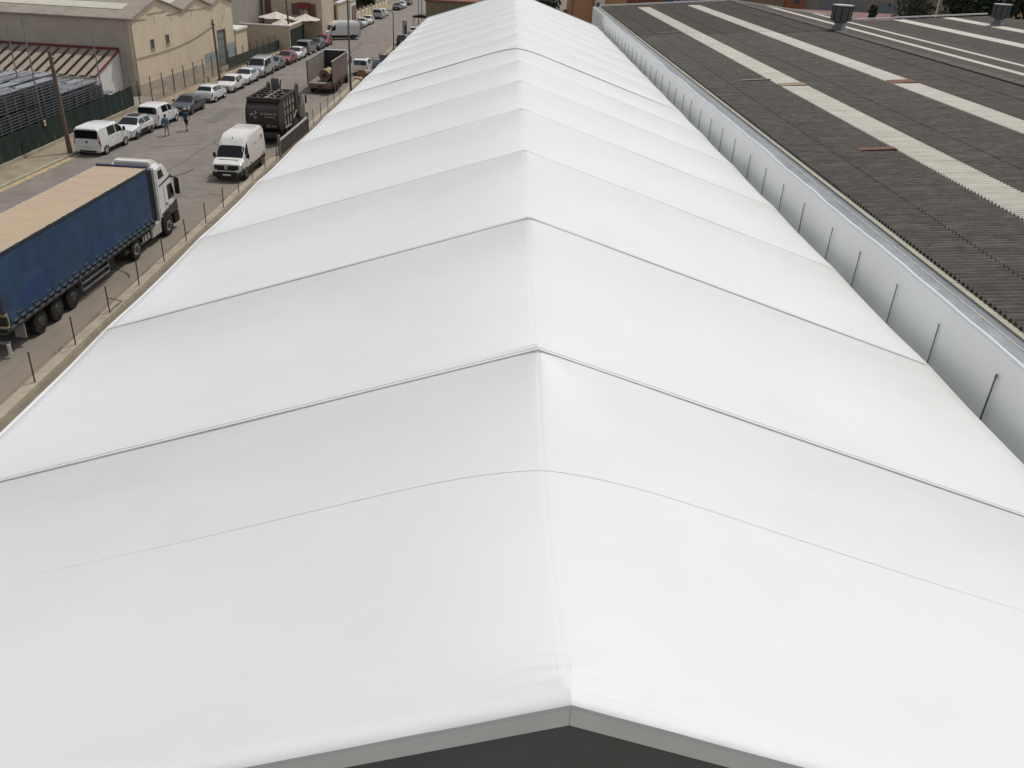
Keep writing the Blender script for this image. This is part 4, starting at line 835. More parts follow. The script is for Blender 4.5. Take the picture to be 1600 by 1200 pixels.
for sd in (1, -1):
    X = sd * 1.222
    MB().prism([(-1.05, 1.78), (-1.05, 2.55), (-.45, 2.55), (-.25, 1.80)], X - .012, X + .012, 'x').build('side_window', glass, ca)
    MB().prism([(-1.95, 3.08), (-1.95, 3.50), (-1.45, 3.52), (-1.25, 3.12)], X - .012, X + .012, 'x').build('upper_window', glass, ca)
    MB().prism([(-2.0, 2.70), (-2.0, 2.76), (-.38, 2.98), (-.38, 2.90)], X - .014, X + .014, 'x').build('trim_line', black, ca)
    MB().prism([(-1.5, 1.0), (-1.49, 1.0), (-1.49, 2.65), (-1.5, 2.65)], X - .013, X + .013, 'x').build('door_seam', black, ca)
    MB().box(X - .02, X + .02, -1.38, -1.15, 1.60, 1.66).build('door_handle', black, ca)
    MB().lathe([(.09, -.01), (.09, .012)], 'x', (X, -1.0, 1.42), 14).build('filler_cap', black, ca)
    MB().box(X + sd * .08 - .06, X + sd * .08 + .13 * sd + .06, -.16, -.04, 1.85, 2.75).build('mirror', black, ca, bevel=.03)
    MB().tube([(X, -.3, 2.8), (X + sd * .12, -.1, 2.78)], .025, 6).build('mirror_arm', black, ca)
    MB().lathe([(.64, -.03), (.64, .03)], 'x', (X, -1.55, .62), 24).build('wheel_arch', black, ca)
    lorry_wheel(ca, sd * 1.12, -1.55, rimm, .52); lorry_wheel(ca, sd * 1.08, -5.55, rimm, .52, .34)
    MB().grid(lambda a, x: (x, -5.55 + .66 * math.cos(a), .55 + .60 * math.sin(a)), ramp(.2, PI - .2, 10), (sd * .85, sd * 1.26)).build('mudguard', black, ca)
    MB().prism([(-3.55, .40), (-3.55, 1.02), (-2.35, 1.02), (-2.35, .40)], sd * .62, sd * 1.22, 'x').build('side_locker', mat('pale_skirt', (.50, .48, .44), .45, .1, var=.08, world=False), ca, bevel=.04)
    MB().prism([(-4.75, .42), (-4.75, .98), (-3.62, .98), (-3.62, .42)], sd * .62, sd * 1.20, 'x').build('fuel_tank', mat('tank_metal', (.48, .46, .43), .4, .3, var=.08, world=False), ca, bevel=.12)
    for yy in (-3.8, -4.15, -4.5): MB().box(sd * 1.19, sd * 1.215, yy, yy + .06, .44, .96).build('tank_strap', black, ca)
    MB().prism([(-2.36, .95), (-2.36, 3.60), (-2.28, 3.72), (-2.28, .95)], sd * 1.0, sd * 1.21, 'x').build('side_deflector', wht, ca)
    MB().prism([(-3.05, 1.1), (-3.05, 3.7), (-2.37, 3.7), (-2.37, 1.1)], sd * 1.02, sd * 1.08, 'x').build('gap_fairing', black, ca)
MB().box(-1.15, 1.15, -6.6, -1.0, .55, .80).build('chassis', steel, ca)
MB().prism([(-2.1, 3.72), (-2.15, 4.0), (-1.6, 4.02), (-1.05, 3.78), (-1.0, 3.66)], -.95, .95, 'x').build('roof_deflector', wht2, ca, bevel=.08)
MB().box(-.9, -.3, .08, .11, .45, .6).build('headlight', headm, ca); MB().box(.3, .9, .08, .11, .45, .6).build('headlight', headm, ca)

# ------------------------------------------------------------------ brown refuse truck
gtk = thing('refuse_truck', 'dark brown refuse lorry with rounded tailgate and white lettering', 'refuse truck', (-18.72, 62.7, 0.06), -0.02)
def arc(cy, cz, ry, rz_, a0, a1, n): return [(cy + ry * math.cos(R(a)), cz + rz_ * math.sin(R(a))) for a in ramp(a0, a1, n)]
tg = arc(1.15, 2.05, 1.1, 1.12, 100, 262, 14) + [(1.9, .95), (1.9, 3.15)]
MB().prism(tg, -1.22, 1.22, 'x').build('tailgate', brownp, gtk, bevel=.02)
for sd in (1, -1): MB().prism(arc(1.15, 2.05, 1.16, 1.2, 100, 262, 14) + arc(1.15, 2.05, .92, .95, 262, 100, 14), sd * 1.20, sd * 1.27, 'x').build('tailgate_rim', brownp, gtk)
MB().box(-1.28, 1.28, .62, .86, 3.14, 3.42).build('top_beam', mat('dark_brown_steel', (.03, .022, .02), .5, var=.2, world=False), gtk, bevel=.02)
MB().box(-1.27, 1.27, .72, 1.0, 3.02, 3.14).build('top_beam', brownp, gtk, bevel=.02)
bl = MB().box(-1.12, 1.12, 1.9, 5.4, .95, 3.1).build('hopper', browngrid, gtk, bevel=.02)
for sd in (1, -1):
    for yy in (1.9, 2.7, 3.55, 4.4, 5.3): MB().box(sd * 1.13 - .06, sd * 1.13 + .06, yy, yy + .16, .95, 3.3).build('rib', brownp, gtk, bevel=.01)
    for zz in (1.0, 1.75, 2.35, 3.12): MB().box(sd * 1.13 - .05, sd * 1.13 + .05, 2.0, 5.4, zz, zz + .13).build('rib', brownp, gtk, bevel=.01)
    MB().box(sd * 1.20 - .07, sd * 1.20 + .07, .9, 5.6, 3.2, 3.42).build('top_rail', brownp, gtk, bevel=.01)
    MB().prism([(5.6, 2.0), (5.3, 3.3), (6.3, 3.75), (6.7, 3.5), (6.4, 2.4), (6.8, 1.2), (6.3, 1.1)], sd * 1.15 - .08, sd * 1.15 + .08, 'x').build('lift_arm', brownp, gtk, bevel=.02)
    MB().tube([(sd * 1.22, 4.6, 1.25), (sd * 1.22, 5.6, 1.75)], .05, 8).build('ram', mat('pale_ram', (.22, .2, .18), .6, .1, var=.1, world=False), gtk)
    MB().prism([(3.6, .95), (3.6, 1.08), (1.9, 1.08), (1.9, .95)], sd * .9, sd * 1.28, 'x').build('wing', browngrid, gtk, bevel=.02)
    for yy in (2.35, 3.75, 7.1): lorry_wheel(gtk, sd * 1.07, yy, rimd, .5)
    MB().tube([(sd * 1.05, 5.9, .9), (sd * 1.05, 6.05, 2.6), (sd * 1.05, 6.2, 3.0)], .05, 6).build('hose', black, gtk)
for yy in (2.3, 3.3, 4.3, 5.3): MB().box(-1.15, 1.15, yy, yy + .16, 3.14, 3.36).build('top_bar', brownp, gtk, bevel=.01)
MB().box(-.05, .05, 1.0, 5.4, 3.2, 3.34).build('top_bar', browngrid, gtk)
MB().box(-1.1, 1.1, 1.0, 5.3, 3.05, 3.12).build('load', mat('scrap_load', (.22, .2, .17), .9, var=.5, scale=6, world=False, bump=.8, bscale=14), gtk)
lo = MB()
for k in range(40):
    x, y = random.uniform(-1, 1), random.uniform(1.2, 5.2); lo.tube([(x, y, 3.12), (x + random.uniform(-.4, .4), y + random.uniform(-.4, .4), 3.2 + random.uniform(0, .15))], .06, 5)
lo.build('load', mat('scrap_pieces', (.30, .27, .23), .8, var=.4, world=False), gtk)
MB().prism([(6.4, 3.1), (6.35, 3.7), (6.5, 4.0), (6.8, 3.9), (6.9, 3.2)], -.95, -.35, 'x').build('grab_head', mat('grab_grey', (.11, .105, .085), .6, var=.2, world=False), gtk, bevel=.05)
MB().tube([(-.3, 6.6, 3.1), (-.1, 6.4, 3.95)], .05, 6).build('grab_rod', rustp, gtk)
MB().prism([(6.75, .7), (6.75, 2.75), (7.1, 2.9), (8.2, 2.85), (8.55, 1.9), (8.6, .6)], -1.2, 1.2, 'x').build('cab', mat('brown_cab', (.05, .042, .038), .35, var=.1, coat=.4, world=False), gtk, bevel=.08)
for sd in (1, -1):
    MB().prism([(7.5, 1.9), (7.5, 2.6), (8.15, 2.6), (8.4, 1.9)], sd * 1.203 - .01, sd * 1.203 + .01, 'x').build('side_window', headm if sd > 0 else glass, gtk)
    MB().box(sd * 1.35 - .07, sd * 1.35 + .07, 8.3, 8.42, 1.85, 2.5).build('mirror', black, gtk, bevel=.02)
MB().prism([(8.24, 2.7), (8.53, 1.95), (8.56, 1.95), (8.27, 2.7)], -1.05, 1.05, 'x').build('windscreen', glass, gtk)
MB().box(-1.1, 1.1, .3, 8.2, .6, .95).build('chassis', steel, gtk)
MB().box(-1.2, 1.2, .35, .5, .45, .62).build('rear_bumper', black, gtk)
MB().box(-.26, .26, .42, .44, .72, .84).build('number_plate', platem, gtk)
wp = mat('white_print', (.52, .50, .47), .7, var=.15, world=False)
def tgy(z): return 1.15 - 1.1 * math.sqrt(max(0, 1 - ((z - 2.05) / 1.12) ** 2)) - .015
for body, sz, z, x in (('En Cabanas no', .2, 2.36, .45), ('Reciclamos', .17, 2.14, .55)):
    sl_ = math.atan2(tgy(z + .05) - tgy(z - .05), .1); text('tailgate_lettering', body, sz, wp, gtk, (x, tgy(z), z), (R(90) - sl_, 0, 0), .006)
z = 1.42; sl_ = math.atan2(tgy(z + .05) - tgy(z - .05), .1); text('tailgate_number', '983 40   50 84', .36, wp, gtk, (-.05, tgy(z), z), (R(90) - sl_, 0, 0), .006)
lg = MB()
for k in range(3):
    a = k * 2 * PI / 3 + .4; q = [( .05 + .02 * j, a + .09 * j) for j in range(12)]
    lg.tube([(-.62 + rr * 1.1 * math.cos(t_), tgy(2.25 + rr * 1.1 * math.sin(t_)) - .01, 2.25 + rr * 1.1 * math.sin(t_)) for rr, t_ in q], .022, 5)
    lg.tube([(-.62 + .16 * math.cos(a + .5), tgy(2.25 + .16 * math.sin(a + .5)) - .01, 2.25 + .16 * math.sin(a + .5)), (-.62 + .3 * math.cos(a + .3), tgy(2.25 + .3 * math.sin(a + .3)) - .01, 2.25 + .3 * math.sin(a + .3))], .02, 5)
lg.build('tailgate_emblem', wp, gtk)
MB().prism([(2.0, .3), (2.0, .95), (6.3, .95), (6.3, .3)], -1.0, 1.0, 'x').build('underframe', black, gtk)

# ------------------------------------------------------------------ brown open-topped curtain lorry with a paper roll
bt_ = thing('open_lorry', 'brown curtain sided lorry with open top and rear, white cab', 'truck', (-19.12, 86.6, 0.06), -0.01)
for sd in (1, -1):
    MB().box(sd * 1.25 - .03, sd * 1.25 + .0, .05, 8.6, 1.05, 3.12).build('curtain', browncur, bt_)
    MB().box(sd * 1.22 - .02, sd * 1.22 + .0, .06, 8.6, 1.05, 3.08).build('lining', brownin, bt_)
    MB().box(sd * 1.25 - .06, sd * 1.25 + .05, 0, 8.7, 3.12, 3.24).build('top_rail', mat('pale_rail2', (.42, .40, .36), .5, .2, var=.1, world=False), bt_, bevel=.02)
    MB().box(sd * 1.25 - .05, sd * 1.25 + .04, -.02, .1, .95, 3.12).build('corner_post', brownp, bt_)
    for k in range(12): MB().box(sd * 1.265 - .01, sd * 1.265 + .012, .4 + k * .66, .46 + k * .66, .72, 1.28).build('strap', mat('pale_strap', (.28, .26, .24), .7, var=.1, world=False), bt_)
    for yy in (1.3, 2.6, 8.5): lorry_wheel(bt_, sd * 1.08, yy, rimd, .48)
    MB().box(sd * .9 - .3, sd * .9 + .3, 4.3, 6.6, .4, .95).build('tank', mat('dark_red_tank', (.07, .02, .02), .5, var=.2, world=False), bt_, bevel=.05)
MB().box(-1.25, 1.25, 8.55, 8.68, 1.0, 3.3).build('bulkhead', darkin, bt_)
MB().grid(lambda x, t: (x, 8.5 + .25 * t, 3.30 + .05 * math.sin(PI * t)), ramp(-1.25, 1.25, 6), ramp(0, 1, 3)).build('bulkhead_cap', wht, bt_)
MB().box(-1.22, 1.22, .02, 8.55, .96, 1.06).build('floor', mat('worn_floor', (.26, .22, .18), .9, var=.2, scale=3, world=False), bt_)
MB().box(-1.22, 1.22, -.06, .0, .60, .98).build('tail_board', mat('rust_board', (.16, .10, .08), .8, var=.2, scale=3, world=False), bt_, bevel=.01)
MB().box(-.3, .3, -.08, -.062, .66, .92).build('tail_mark', mat('tail_mark_red', (.13, .035, .03), .7, var=.2, world=False), bt_)
MB().box(-1.0, 1.0, .3, 9.8, .5, .85).build('chassis', steel, bt_)
for x in (-.95, .95): MB().box(x - .13, x + .13, -.07, 0, .48, .56).build('tail_light', mat('dusty_tail_light', (.10, .02, .02), .5, world=False), bt_)
MB().prism([(8.75, .6), (8.75, 3.1), (10.1, 3.05), (10.5, 2.1), (10.5, .6)], -1.22, 1.22, 'x').build('cab', wht, bt_, bevel=.08)
for sd in (1, -1): MB().box(sd * 1.36 - .06, sd * 1.36 + .06, 10.2, 10.3, 1.8, 2.5).build('mirror', black, bt_)
MB().prism([(10.2, 2.9), (10.5, 2.15), (10.53, 2.15), (10.23, 2.9)], -1.05, 1.05, 'x').build('windscreen', glass, bt_)
rl = thing('paper_roll', 'large kraft paper roll with dark strap lying in open brown lorry', 'paper roll', (-18.95, 88.0, 1.13), -0.12)
ro = MB().lathe([(.24, 0), (.56, 0), (.58, .02), (.58, 1.9), (.56, 1.92), (.24, 1.92)], 'x', (0, 0, 0), 28); ro.build('roll', paper, rl).matrix_local = Matrix.Translation((0, 0, .58)) @ Matrix.Rotation(PI / 2, 4, 'Z')
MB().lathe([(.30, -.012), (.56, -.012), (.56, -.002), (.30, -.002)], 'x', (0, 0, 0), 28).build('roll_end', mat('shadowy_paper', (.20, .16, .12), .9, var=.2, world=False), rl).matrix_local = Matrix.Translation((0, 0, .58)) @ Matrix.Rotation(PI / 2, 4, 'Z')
MB().lathe([(.235, -.02), (.235, 1.9)], 'x', (0, 0, 0), 20).build('core', darkin, rl).matrix_local = Matrix.Translation((0, 0, .58)) @ Matrix.Rotation(PI / 2, 4, 'Z')
MB().lathe([(.588, .9), (.588, .98)], 'x', (0, 0, 0), 28).build('strap', black, rl).matrix_local = Matrix.Translation((0, 0, .58)) @ Matrix.Rotation(PI / 2, 4, 'Z')
# ------------------------------------------------------------------ small white van beyond and goods beside it
sv = car('small_van', 'small white van with roof bar parked ahead of open brown lorry', 'van', 'mpv', -17.25, 102.6, 0.0, wht, glassm=glasst, z=.06)
MB().box(-.6, .6, -1.2, -1.1, 1.82, 1.88).build('roof_bar', steel, sv)
def simple(name, label, cat, mb, m_, loc, rz=0, **k):
    o = tag(mb.build(name, m_, None, **k), label, cat); o.location = loc; o.rotation_euler = (0, 0, rz); return o
kc = thing('wooden_crate', 'brown wooden crate standing behind small white van', 'crate', (-16.9, 98.9, .06), .1)
for k in range(5): MB().box(-.4 + .165 * k, -.255 + .165 * k, -.4, .4, 0, .9).build('plank', mat('crate_wood', (.26, .15, .075), .8, var=.2, scale=4), kc)
tb = thing('red_table', 'small pink topped table with red base beside wooden crate', 'table', (-16.2, 99.2, .06))
MB().box(-.4, .4, -.4, .4, .72, .78).build('top', mat('pink_top', (.50, .36, .36), .6, var=.1), tb); 
for a in (-.34, .34):
    for b in (-.34, .34): MB().box(a - .03, a + .03, b - .03, b + .03, 0, .72).build('leg', redm, tb)
sk2 = MB()
for k in range(5): sk2.ball((random.uniform(-.3, .3), random.uniform(-.3, .3), .18), (.32, .22, .18), 10, 6)
simple('cream_sacks', 'heap of cream sacks on ground before wooden crate', 'sacks', sk2, mat('sack_cream', (.55, .45, .28), .9, var=.15, bump=.5, bscale=20), (-16.85, 97.2, .06))
for k, (x, y, h) in enumerate(((-15.9, 104.5, 1.6), (-15.4, 106.8, 1.9), (-15.1, 109.0, 1.3))):
    t = thing('display_stand', ['upright grey steel frame beside small white van', 'tall steel frame with blue panel beside fence', 'short steel frame with dark panel by tent side'][k], 'frame', (x, y, 0), .3 * k)
    for a in (-.5, .5): MB().box(a - .04, a + .04, -.04, .04, 0, h).build('post', galv, t)
    MB().box(-.46, .46, -.02, .02, .3, h - .2).build('panel', [galvd, mat('blue_grey_panel', (.10, .12, .17), .6, var=.15), steel][k], t)
    MB().box(-.54, .54, -.045, .045, h, h + .06).build('top_bar', galv, t)

# ================================================================== PEOPLE
def person(label, loc, rz, h, shirt, shorts, legcol, pack, hat, arm=0.0, stride=1.0):
    s = h / 1.75
    mb = MB(); T = lambda pts, rr, n=12: mb.tube([tuple(c * s for c in p) for p in pts], [q * s for q in rr], n)
    B = lambda c, r_: mb.ball(tuple(q * s for q in c), tuple(q * s for q in r_), 14, 10)
    T([(0, 0, .86), (0, 0, .95), (0, -.005, 1.08), (0, .0, 1.25), (0, .02, 1.40), (0, .03, 1.46)], [.13, .155, .13, .155, .15, .06])
    B((0, 0, .93), (.165, .115, .12)); B((0, .01, 1.28), (.19, .115, .2)); T([(-.19, .01, 1.40), (0, .02, 1.44), (.19, .01, 1.40)], [.055, .07, .055])
    T([(0, .03, 1.44), (0, .045, 1.54)], [.055, .05]); B((0, .055, 1.635), (.078, .098, .118)); B((0, .155, 1.625), (.014, .022, .022))
    for q in (-1, 1): B((q * .08, .045, 1.63), (.014, .02, .03))
    for q, f in ((1, 1.0), (-1, -1.0)):
        f *= stride; ky, kz, ay, az = (.16, .50, .22, .09) if f > 0 else (.03, .50, -.27, .16)
        T([(q * .085, 0, .90), (q * .09, ky * .55, .70), (q * .095, ky, kz), (q * .095, (ky + ay) / 2 - .02, (kz + az) / 2 + .03), (q * .095, ay, az)], [.092, .078, .056, .054, .036])
        fz = az - .05 if f > 0 else az - .05
        T([(q * .095, ay - .05, fz + .01), (q * .098, ay + .08, fz - (.0 if f > 0 else .05)), (q * .10, ay + .17, fz - .015 - (.0 if f > 0 else .09))], [.042, .042, .026])
        ey, wy = (-.12, .02) if f > 0 else (.06, .17)
        e = (q * (.26 + arm * (q < 0)), ey, 1.13); w = (q * (.27 + arm * 1.6 * (q < 0)), wy, .90)
        T([(q * .20, .01, 1.40), e, w], [.052, .042, .028])
        B((w[0], w[1] + .01, w[2] - .05), (.020, .036, .048))
        for k in range(4):
            l_ = (.06, .072, .068, .052)[k]; yy = w[1] - .022 + k * .019
            T([(w[0], yy, w[2] - .08), (w[0] - q * .008, yy + .004, w[2] - .08 - l_ * .6), (w[0] - q * .022, yy + .008, w[2] - .08 - l_)], [.010, .009, .007], 6)
        T([(w[0], w[1] + .035, w[2] - .04), (w[0] - q * .012, w[1] + .062, w[2] - .075), (w[0] - q * .018, w[1] + .066, w[2] - .10)], [.012, .010, .008], 6)
    me = mb.mesh('tmp_body', None, smooth=False); o = link('tmp_body', me)
    md = o.modifiers.new('r', 'REMESH'); md.mode = 'VOXEL'; md.voxel_size = .0075 * s
    m2 = o.modifiers.new('s', 'SMOOTH'); m2.iterations = 3; m2.factor = .5
    bm2 = bpy.data.meshes.new_from_object(o.evaluated_get(bpy.context.evaluated_depsgraph_get())); bpy.data.objects.remove(o)
    bm2.name = 'body'; bm2.materials.clear()
    for q in (skin, shirt, shorts, legcol, cloths['dark']): bm2.materials.append(q)
    idx = []
    for p in bm2.polygons:
        x, y, z = (c / s for c in p.center)
        if z > 1.47: k = 0
        elif abs(x) > .205: k = 1 if z > 1.17 else 0
        elif z > .93: k = 1
        elif z > .50: k = 2 if abs(x) < .2 else 0
        elif z > .12 and not (y < -.2 and z < .18): k = 3
        else: k = 4
        idx.append(k)
    bm2.polygons.foreach_set('material_index', idx); bm2.polygons.foreach_set('use_smooth', [True] * len(idx))
    t = thing('person', label, 'person', loc, rz)
    link('body', bm2, t)
    HB = MB(); 
    if hat == 'straw':
        HB.lathe([(.17 * s, 0), (.165 * s, .012), (.10 * s, .02), (.085 * s, .09 * s), (.05 * s, .11 * s)], 'z', (0, .05 * s, 1.68 * s), 18).build('hat', cloths['straw'], t)
    else:
        HB.ball((0, .05 * s, 1.675 * s), (.086 * s, .105 * s, .085 * s), 14, 8).build('cap', cloths['dark'], t)
        MB().box(-.06 * s, .06 * s, .14 * s, .22 * s, 1.66 * s, 1.675 * s).build('cap_peak', cloths['dark'], t)
    MB().ball((0, .02 * s, 1.60 * s), (.083 * s, .088 * s, .10 * s), 12, 8).build('hair', cloths['dark'], t)
    if pack:
        b_ = MB().box(-.15 * s, .15 * s, -.27 * s, -.10 * s, 1.00 * s, 1.44 * s).build('backpack', pack, t, bevel=.05 * s)
        MB().box(-.10 * s, .10 * s, -.31 * s, -.26 * s, 1.04 * s, 1.24 * s).build('pocket', cloths['blue'], b_, bevel=.02 * s)
        for q in (-1, 1): MB().tube([(q * .10 * s, -.12 * s, 1.42 * s), (q * .11 * s, .0, 1.485 * s), (q * .11 * s, .13 * s, 1.38 * s), (q * .12 * s, .12 * s, 1.2 * s), (q * .14 * s, -.1 * s, 1.08 * s)], .018 * s, 6).build('strap', cloths['navy'], b_)
    return t
person('person in pale blue top with blue backpack and shorts walking away', (-26.72, 64.3, .045), .15, 1.68, cloths['pale'], cloths['taupe'], skin, cloths['blue'], 'cap', 0.06)
person('person in teal top, dark shorts and straw hat walking with bag', (-25.92, 66.5, .045), -.1, 1.78, cloths['teal'], cloths['dark'], skin, cloths['navy'], 'straw', 0.05, -0.8)

# ================================================================== STREET LAMPS, TOTEM
def lamp(label, x, y, h, head=True, r_=.075, box=False):
    t = thing('street_lamp', label, 'street lamp', (x, y, 0))
    MB().tube([(0, 0, 0), (0, 0, h * .3), (0, 0, h)], [r_ * 1.2, r_, r_ * .7], 10).build('column', lampg, t)
    MB().box(-.15, .15, -.15, .15, 0, .12).build('base_plate', lampg, t)
    if head:
        MB().tube([(0, 0, h - .05), (-.5, 0, h + .05)], .035, 6).build('arm', lampg, t)
        MB().box(-1.0, -.35, -.14, .14, h + .0, h + .13).build('lantern', lampg, t, bevel=.03)
    if box:
        MB().box(-.16, .0, -.12, .12, 2.6, 3.1).build('junction_box', galvd, t)
        for zz in (2.5, 3.4): MB().lathe([(r_ * 1.5, 0), (r_ * 1.5, .08)], 'z', (0, 0, zz), 10).build('clamp', galvd, t)
    return t
lamp('tall grey street lamp column beside open brown lorry', -16.7, 90.4, 9.2, True, .10, True)
lamp('shorter street lamp with dark lantern near purple totem sign', -16.6, 126.9, 5.1)
lamp('thin far street lamp beyond purple totem sign', -16.9, 167.4, 5.0)
lamp('plain far lamp column beside brown far wall', -17.3, 178.4, 6.5, False)
lamp('pale far column at corner of brown far wall', -16.8, 184.0, 6.5, False, .12)
ts = thing('totem_sign', 'white totem sign with purple band and dark letters by kerb', 'sign', (-16.5, 140.6, 0), .15)
MB().box(-.38, .38, -.12, .12, 0, 2.7).build('board', mat('totem_lilac', (.50, .48, .60), .6, var=.06), ts, bevel=.03)
MB().box(-.40, .40, -.14, .14, 2.7, 2.9).build('top', whitew, ts)
MB().box(-.10, .28, -.128, -.122, .5, 2.2).build('sign_band', mat('totem_purple', (.14, .12, .26), .6, var=.1), ts)
for k in range(3): text('sign_lettering', 'AEG'[k], .34, mat('totem_dark', (.02, .02, .03), .6), ts, (.12, -.135, 1.9 - .4 * k), (R(90), 0, 0))
car('parked_car', 'dark car half hidden by tent beside purple totem sign', 'car', 'hatch', -16.0, 134.2, 0.0, darkb)
car('parked_car', 'white car half hidden by tent beyond purple totem sign', 'car', 'hatch', -15.4, 146.5, 0.0, wht)
aw = thing('awning_stall', 'small stall with black canopy and white counter beyond totem sign', 'stall', (-14.8, 152, 0))
MB().prism([(-1.5, 2.5), (1.5, 2.5), (1.5, 2.7), (0, 3.0), (-1.5, 2.7)], -1.6, 1.6, 'y').build('canopy', black, aw); MB().box(-1.3, 1.3, -1.2, -.9, 0, 1.0).build('counter', whitew, aw)
for a in (-1.4, 1.4):
    for b in (-1.5, 1.5): MB().tube([(a, b, 0), (a, b, 2.5)], .04, 6).build('post', steel, aw)

# ================================================================== BACKGROUND BUILDINGS AND TREES
def house(name, label, x0, x1, y0, y1, h, wallm, face='y', wins=(), roof='flat', roofm=None, cat='building', door=()):
    t = thing(name, label, cat, ((x0 + x1) / 2, y0, 0)); cx_ = (x0 + x1) / 2; hw = (x1 - x0) / 2; dp = y1 - y0
    MB().box(-hw, hw, 0, dp, 0, h).build('wall', wallm, t)
    if roof == 'flat': MB().box(-hw - .15, hw + .15, -.15, dp + .15, h + .003, h + .25).build('roof', roofm or whitew, t)
    else: MB().prism([(-hw - .3, h), (hw + .3, h), (0, h + hw * .35)], -.3, dp + .3, 'y').build('roof', roofm or roseroof, t)
    for (a, b, z0, z1, m_, side) in wins:
        if side == 'y':
            w = MB().box(a - cx_, b - cx_, -.05, .02, z0, z1).build('window', trimc, t); MB().box(a - cx_ + .07, b - cx_ - .07, -.06, -.045, z0 + .07, z1 - .07).build('pane', m_, w)
        else:
            w = MB().box(hw - .02, hw + .05, a - y0, b - y0, z0, z1).build('window', trimc, t); MB().box(hw + .045, hw + .06, a - y0 + .07, b - y0 - .07, z0 + .07, z1 - .07).build('pane', m_, w)
    return t
oldg = MATS['old_glass']; shut = mat('brown_shutter', (.17, .075, .05), .7, var=.2, scale=6)
gp = mat('grey_pane', (.22, .25, .27), .4, var=.1)
# beyond the tan warehouse, left of the street
house('grey_block', 'tall grey rendered block behind far end of tan warehouse', -62, -36.4, 117, 136, 9.5, greyw, wins=((-50, -48.5, 4, 5.5, oldg, 'y'), (-45, -43.5, 4, 5.5, oldg, 'y')))
house('low_annex', 'low tan annex with blue grey band behind mesh fence', -46, -34.6, 111.5, 116.6, 3.0, tanw, wins=((-44, -42.8, 1.0, 2.2, oldg, 'y'), (-41.5, -40.3, 1.0, 2.2, oldg, 'y')))
house('cream_house', 'cream house with brown shuttered opening behind white parasols', -36.2, -27.6, 131.5, 141, 7.2, creamw, wins=((-35.9, -34.9, 3.3, 6.0, shut, 'y'), (-32.0, -30.8, 3.6, 5.2, oldg, 'y'), (-29.6, -28.4, 3.4, 5.2, shut, 'y')), roof='gable')
bw = thing('boundary_wall', 'beige boundary wall with pale coping round parasol terrace', 'wall', (-36.2, 119.5, 0), 0.0)
MB().box(0, 6.5, 0, .3, 0, 3.1).build('wall', creamw, bw); MB().box(6.2, 6.5, .3, 9, 0, 3.1).build('wall', creamw, bw); MB().box(-.1, 6.6, -.08, .38, 3.103, 3.25).build('coping', whitew, bw); MB().box(6.12, 6.6, .39, 9.1, 3.103, 3.25).build('coping', whitew, bw)
for k in range(9): MB().grid(lambda u, v: (6.54, .4 + k * .95 + u * .9, .1 + v * 2.6), (0, 1), (0, 1)).build('green_panel', greenm, bw, recalc=False)
tf = struct('terrace', MB().box(-36, -30.3, 120, 131, 1.6, 1.8), concrete)
def parasol(label, x, y, z, r_, half=False):
    t = thing('parasol', label, 'parasol', (x, y, 1.8), random.random(), 'white parasols on the terrace')
    MB().tube([(0, 0, 0), (0, 0, z - 1.8)], .04, 8).build('pole', whitew, t)
    for k in range(8):
        a, b = k * PI / 4, (k + 1) * PI / 4; zt = z - 1.8
        MB().grid(lambda u, v: (r_ * u * ((1 - v) * math.cos(a) + v * math.cos(b)), r_ * u * ((1 - v) * math.sin(a) + v * math.sin(b)), zt - .75 * u ** .8 - .10 * u * math.sin(PI * v)), (0.02, .35, .7, 1), ramp(0, 1, 4)).build('canopy_panel', parasolm, t, recalc=False)
    MB().tube([(0, 0, z - 1.8), (0, 0, z - 1.45)], .05, 6).build('finial', parasolm, t)
parasol('open white parasol with tall finial on walled terrace', -33.2, 127.2, 4.3, 2.5); parasol('open white parasol beside dark utility pole on terrace', -29.6, 129.6, 4.0, 2.2); parasol('smaller white parasol tucked between two others', -31.6, 124.0, 3.7, 1.6)
house('shop_front', 'narrow cream shop front with red awning behind terrace', -27.4, -23.9 - 3.2, 141.5, 150, 4.6, creamw, wins=((-27.35, -27.15, 1.0, 2.5, oldg, 'y'),))
ra = thing('red_awning', 'small red awning over doorway behind parasols', 'awning', (-30.2, 131.3, 4.4)); MB().prism([(0, 0), (0, .9), (-1.2, .1)], -.9, .9, 'x').build('canvas', redm, ra); MB().tube([(-.9, -1.2, .1), (.9, -1.2, .1)], .03, 6).build('bar', steel, ra)
house('gate_house', 'pale gate house with flat roof and dark openings near far gateway', -33.5, -28.2, 160, 166, 3.7, whitew, wins=((-33.2, -32.0, .3, 3.1, darkin, 'y'), (-31.5, -30.6, .3, 3.1, shut, 'y'), (-30.0, -28.6, .3, 3.1, darkin, 'y'), (161, 163, .4, 3.0, shut, 'x'), (163.6, 165.4, .4, 3.0, darkin, 'x')), roofm=concrete)
house('blue_roof_shed', 'low shed with dark blue roof beside gate house', -37.5, -31.5, 147, 154, 2.6, greyw, wins=((-36, -34, .6, 1.9, oldg, 'y'),), roofm=navy)
house('far_cream_villa', 'far cream villa with two rows of windows by street end', -43, -32, 172, 184, 6.5, creamw, wins=tuple((a, a + 1.2, z, z + 1.5, oldg, 'y') for a in (-42, -39.5, -37, -34.5) for z in (1, 4)), roof='gable')
house('far_brown_villa', 'far brown villa with gabled roof among street trees', -40, -29.8, 192, 203, 6, brownw, wins=tuple((a, a + 1.2, z, z + 1.5, oldg, 'y') for a in (-39, -36, -33) for z in (1, 3.8)), roof='gable')
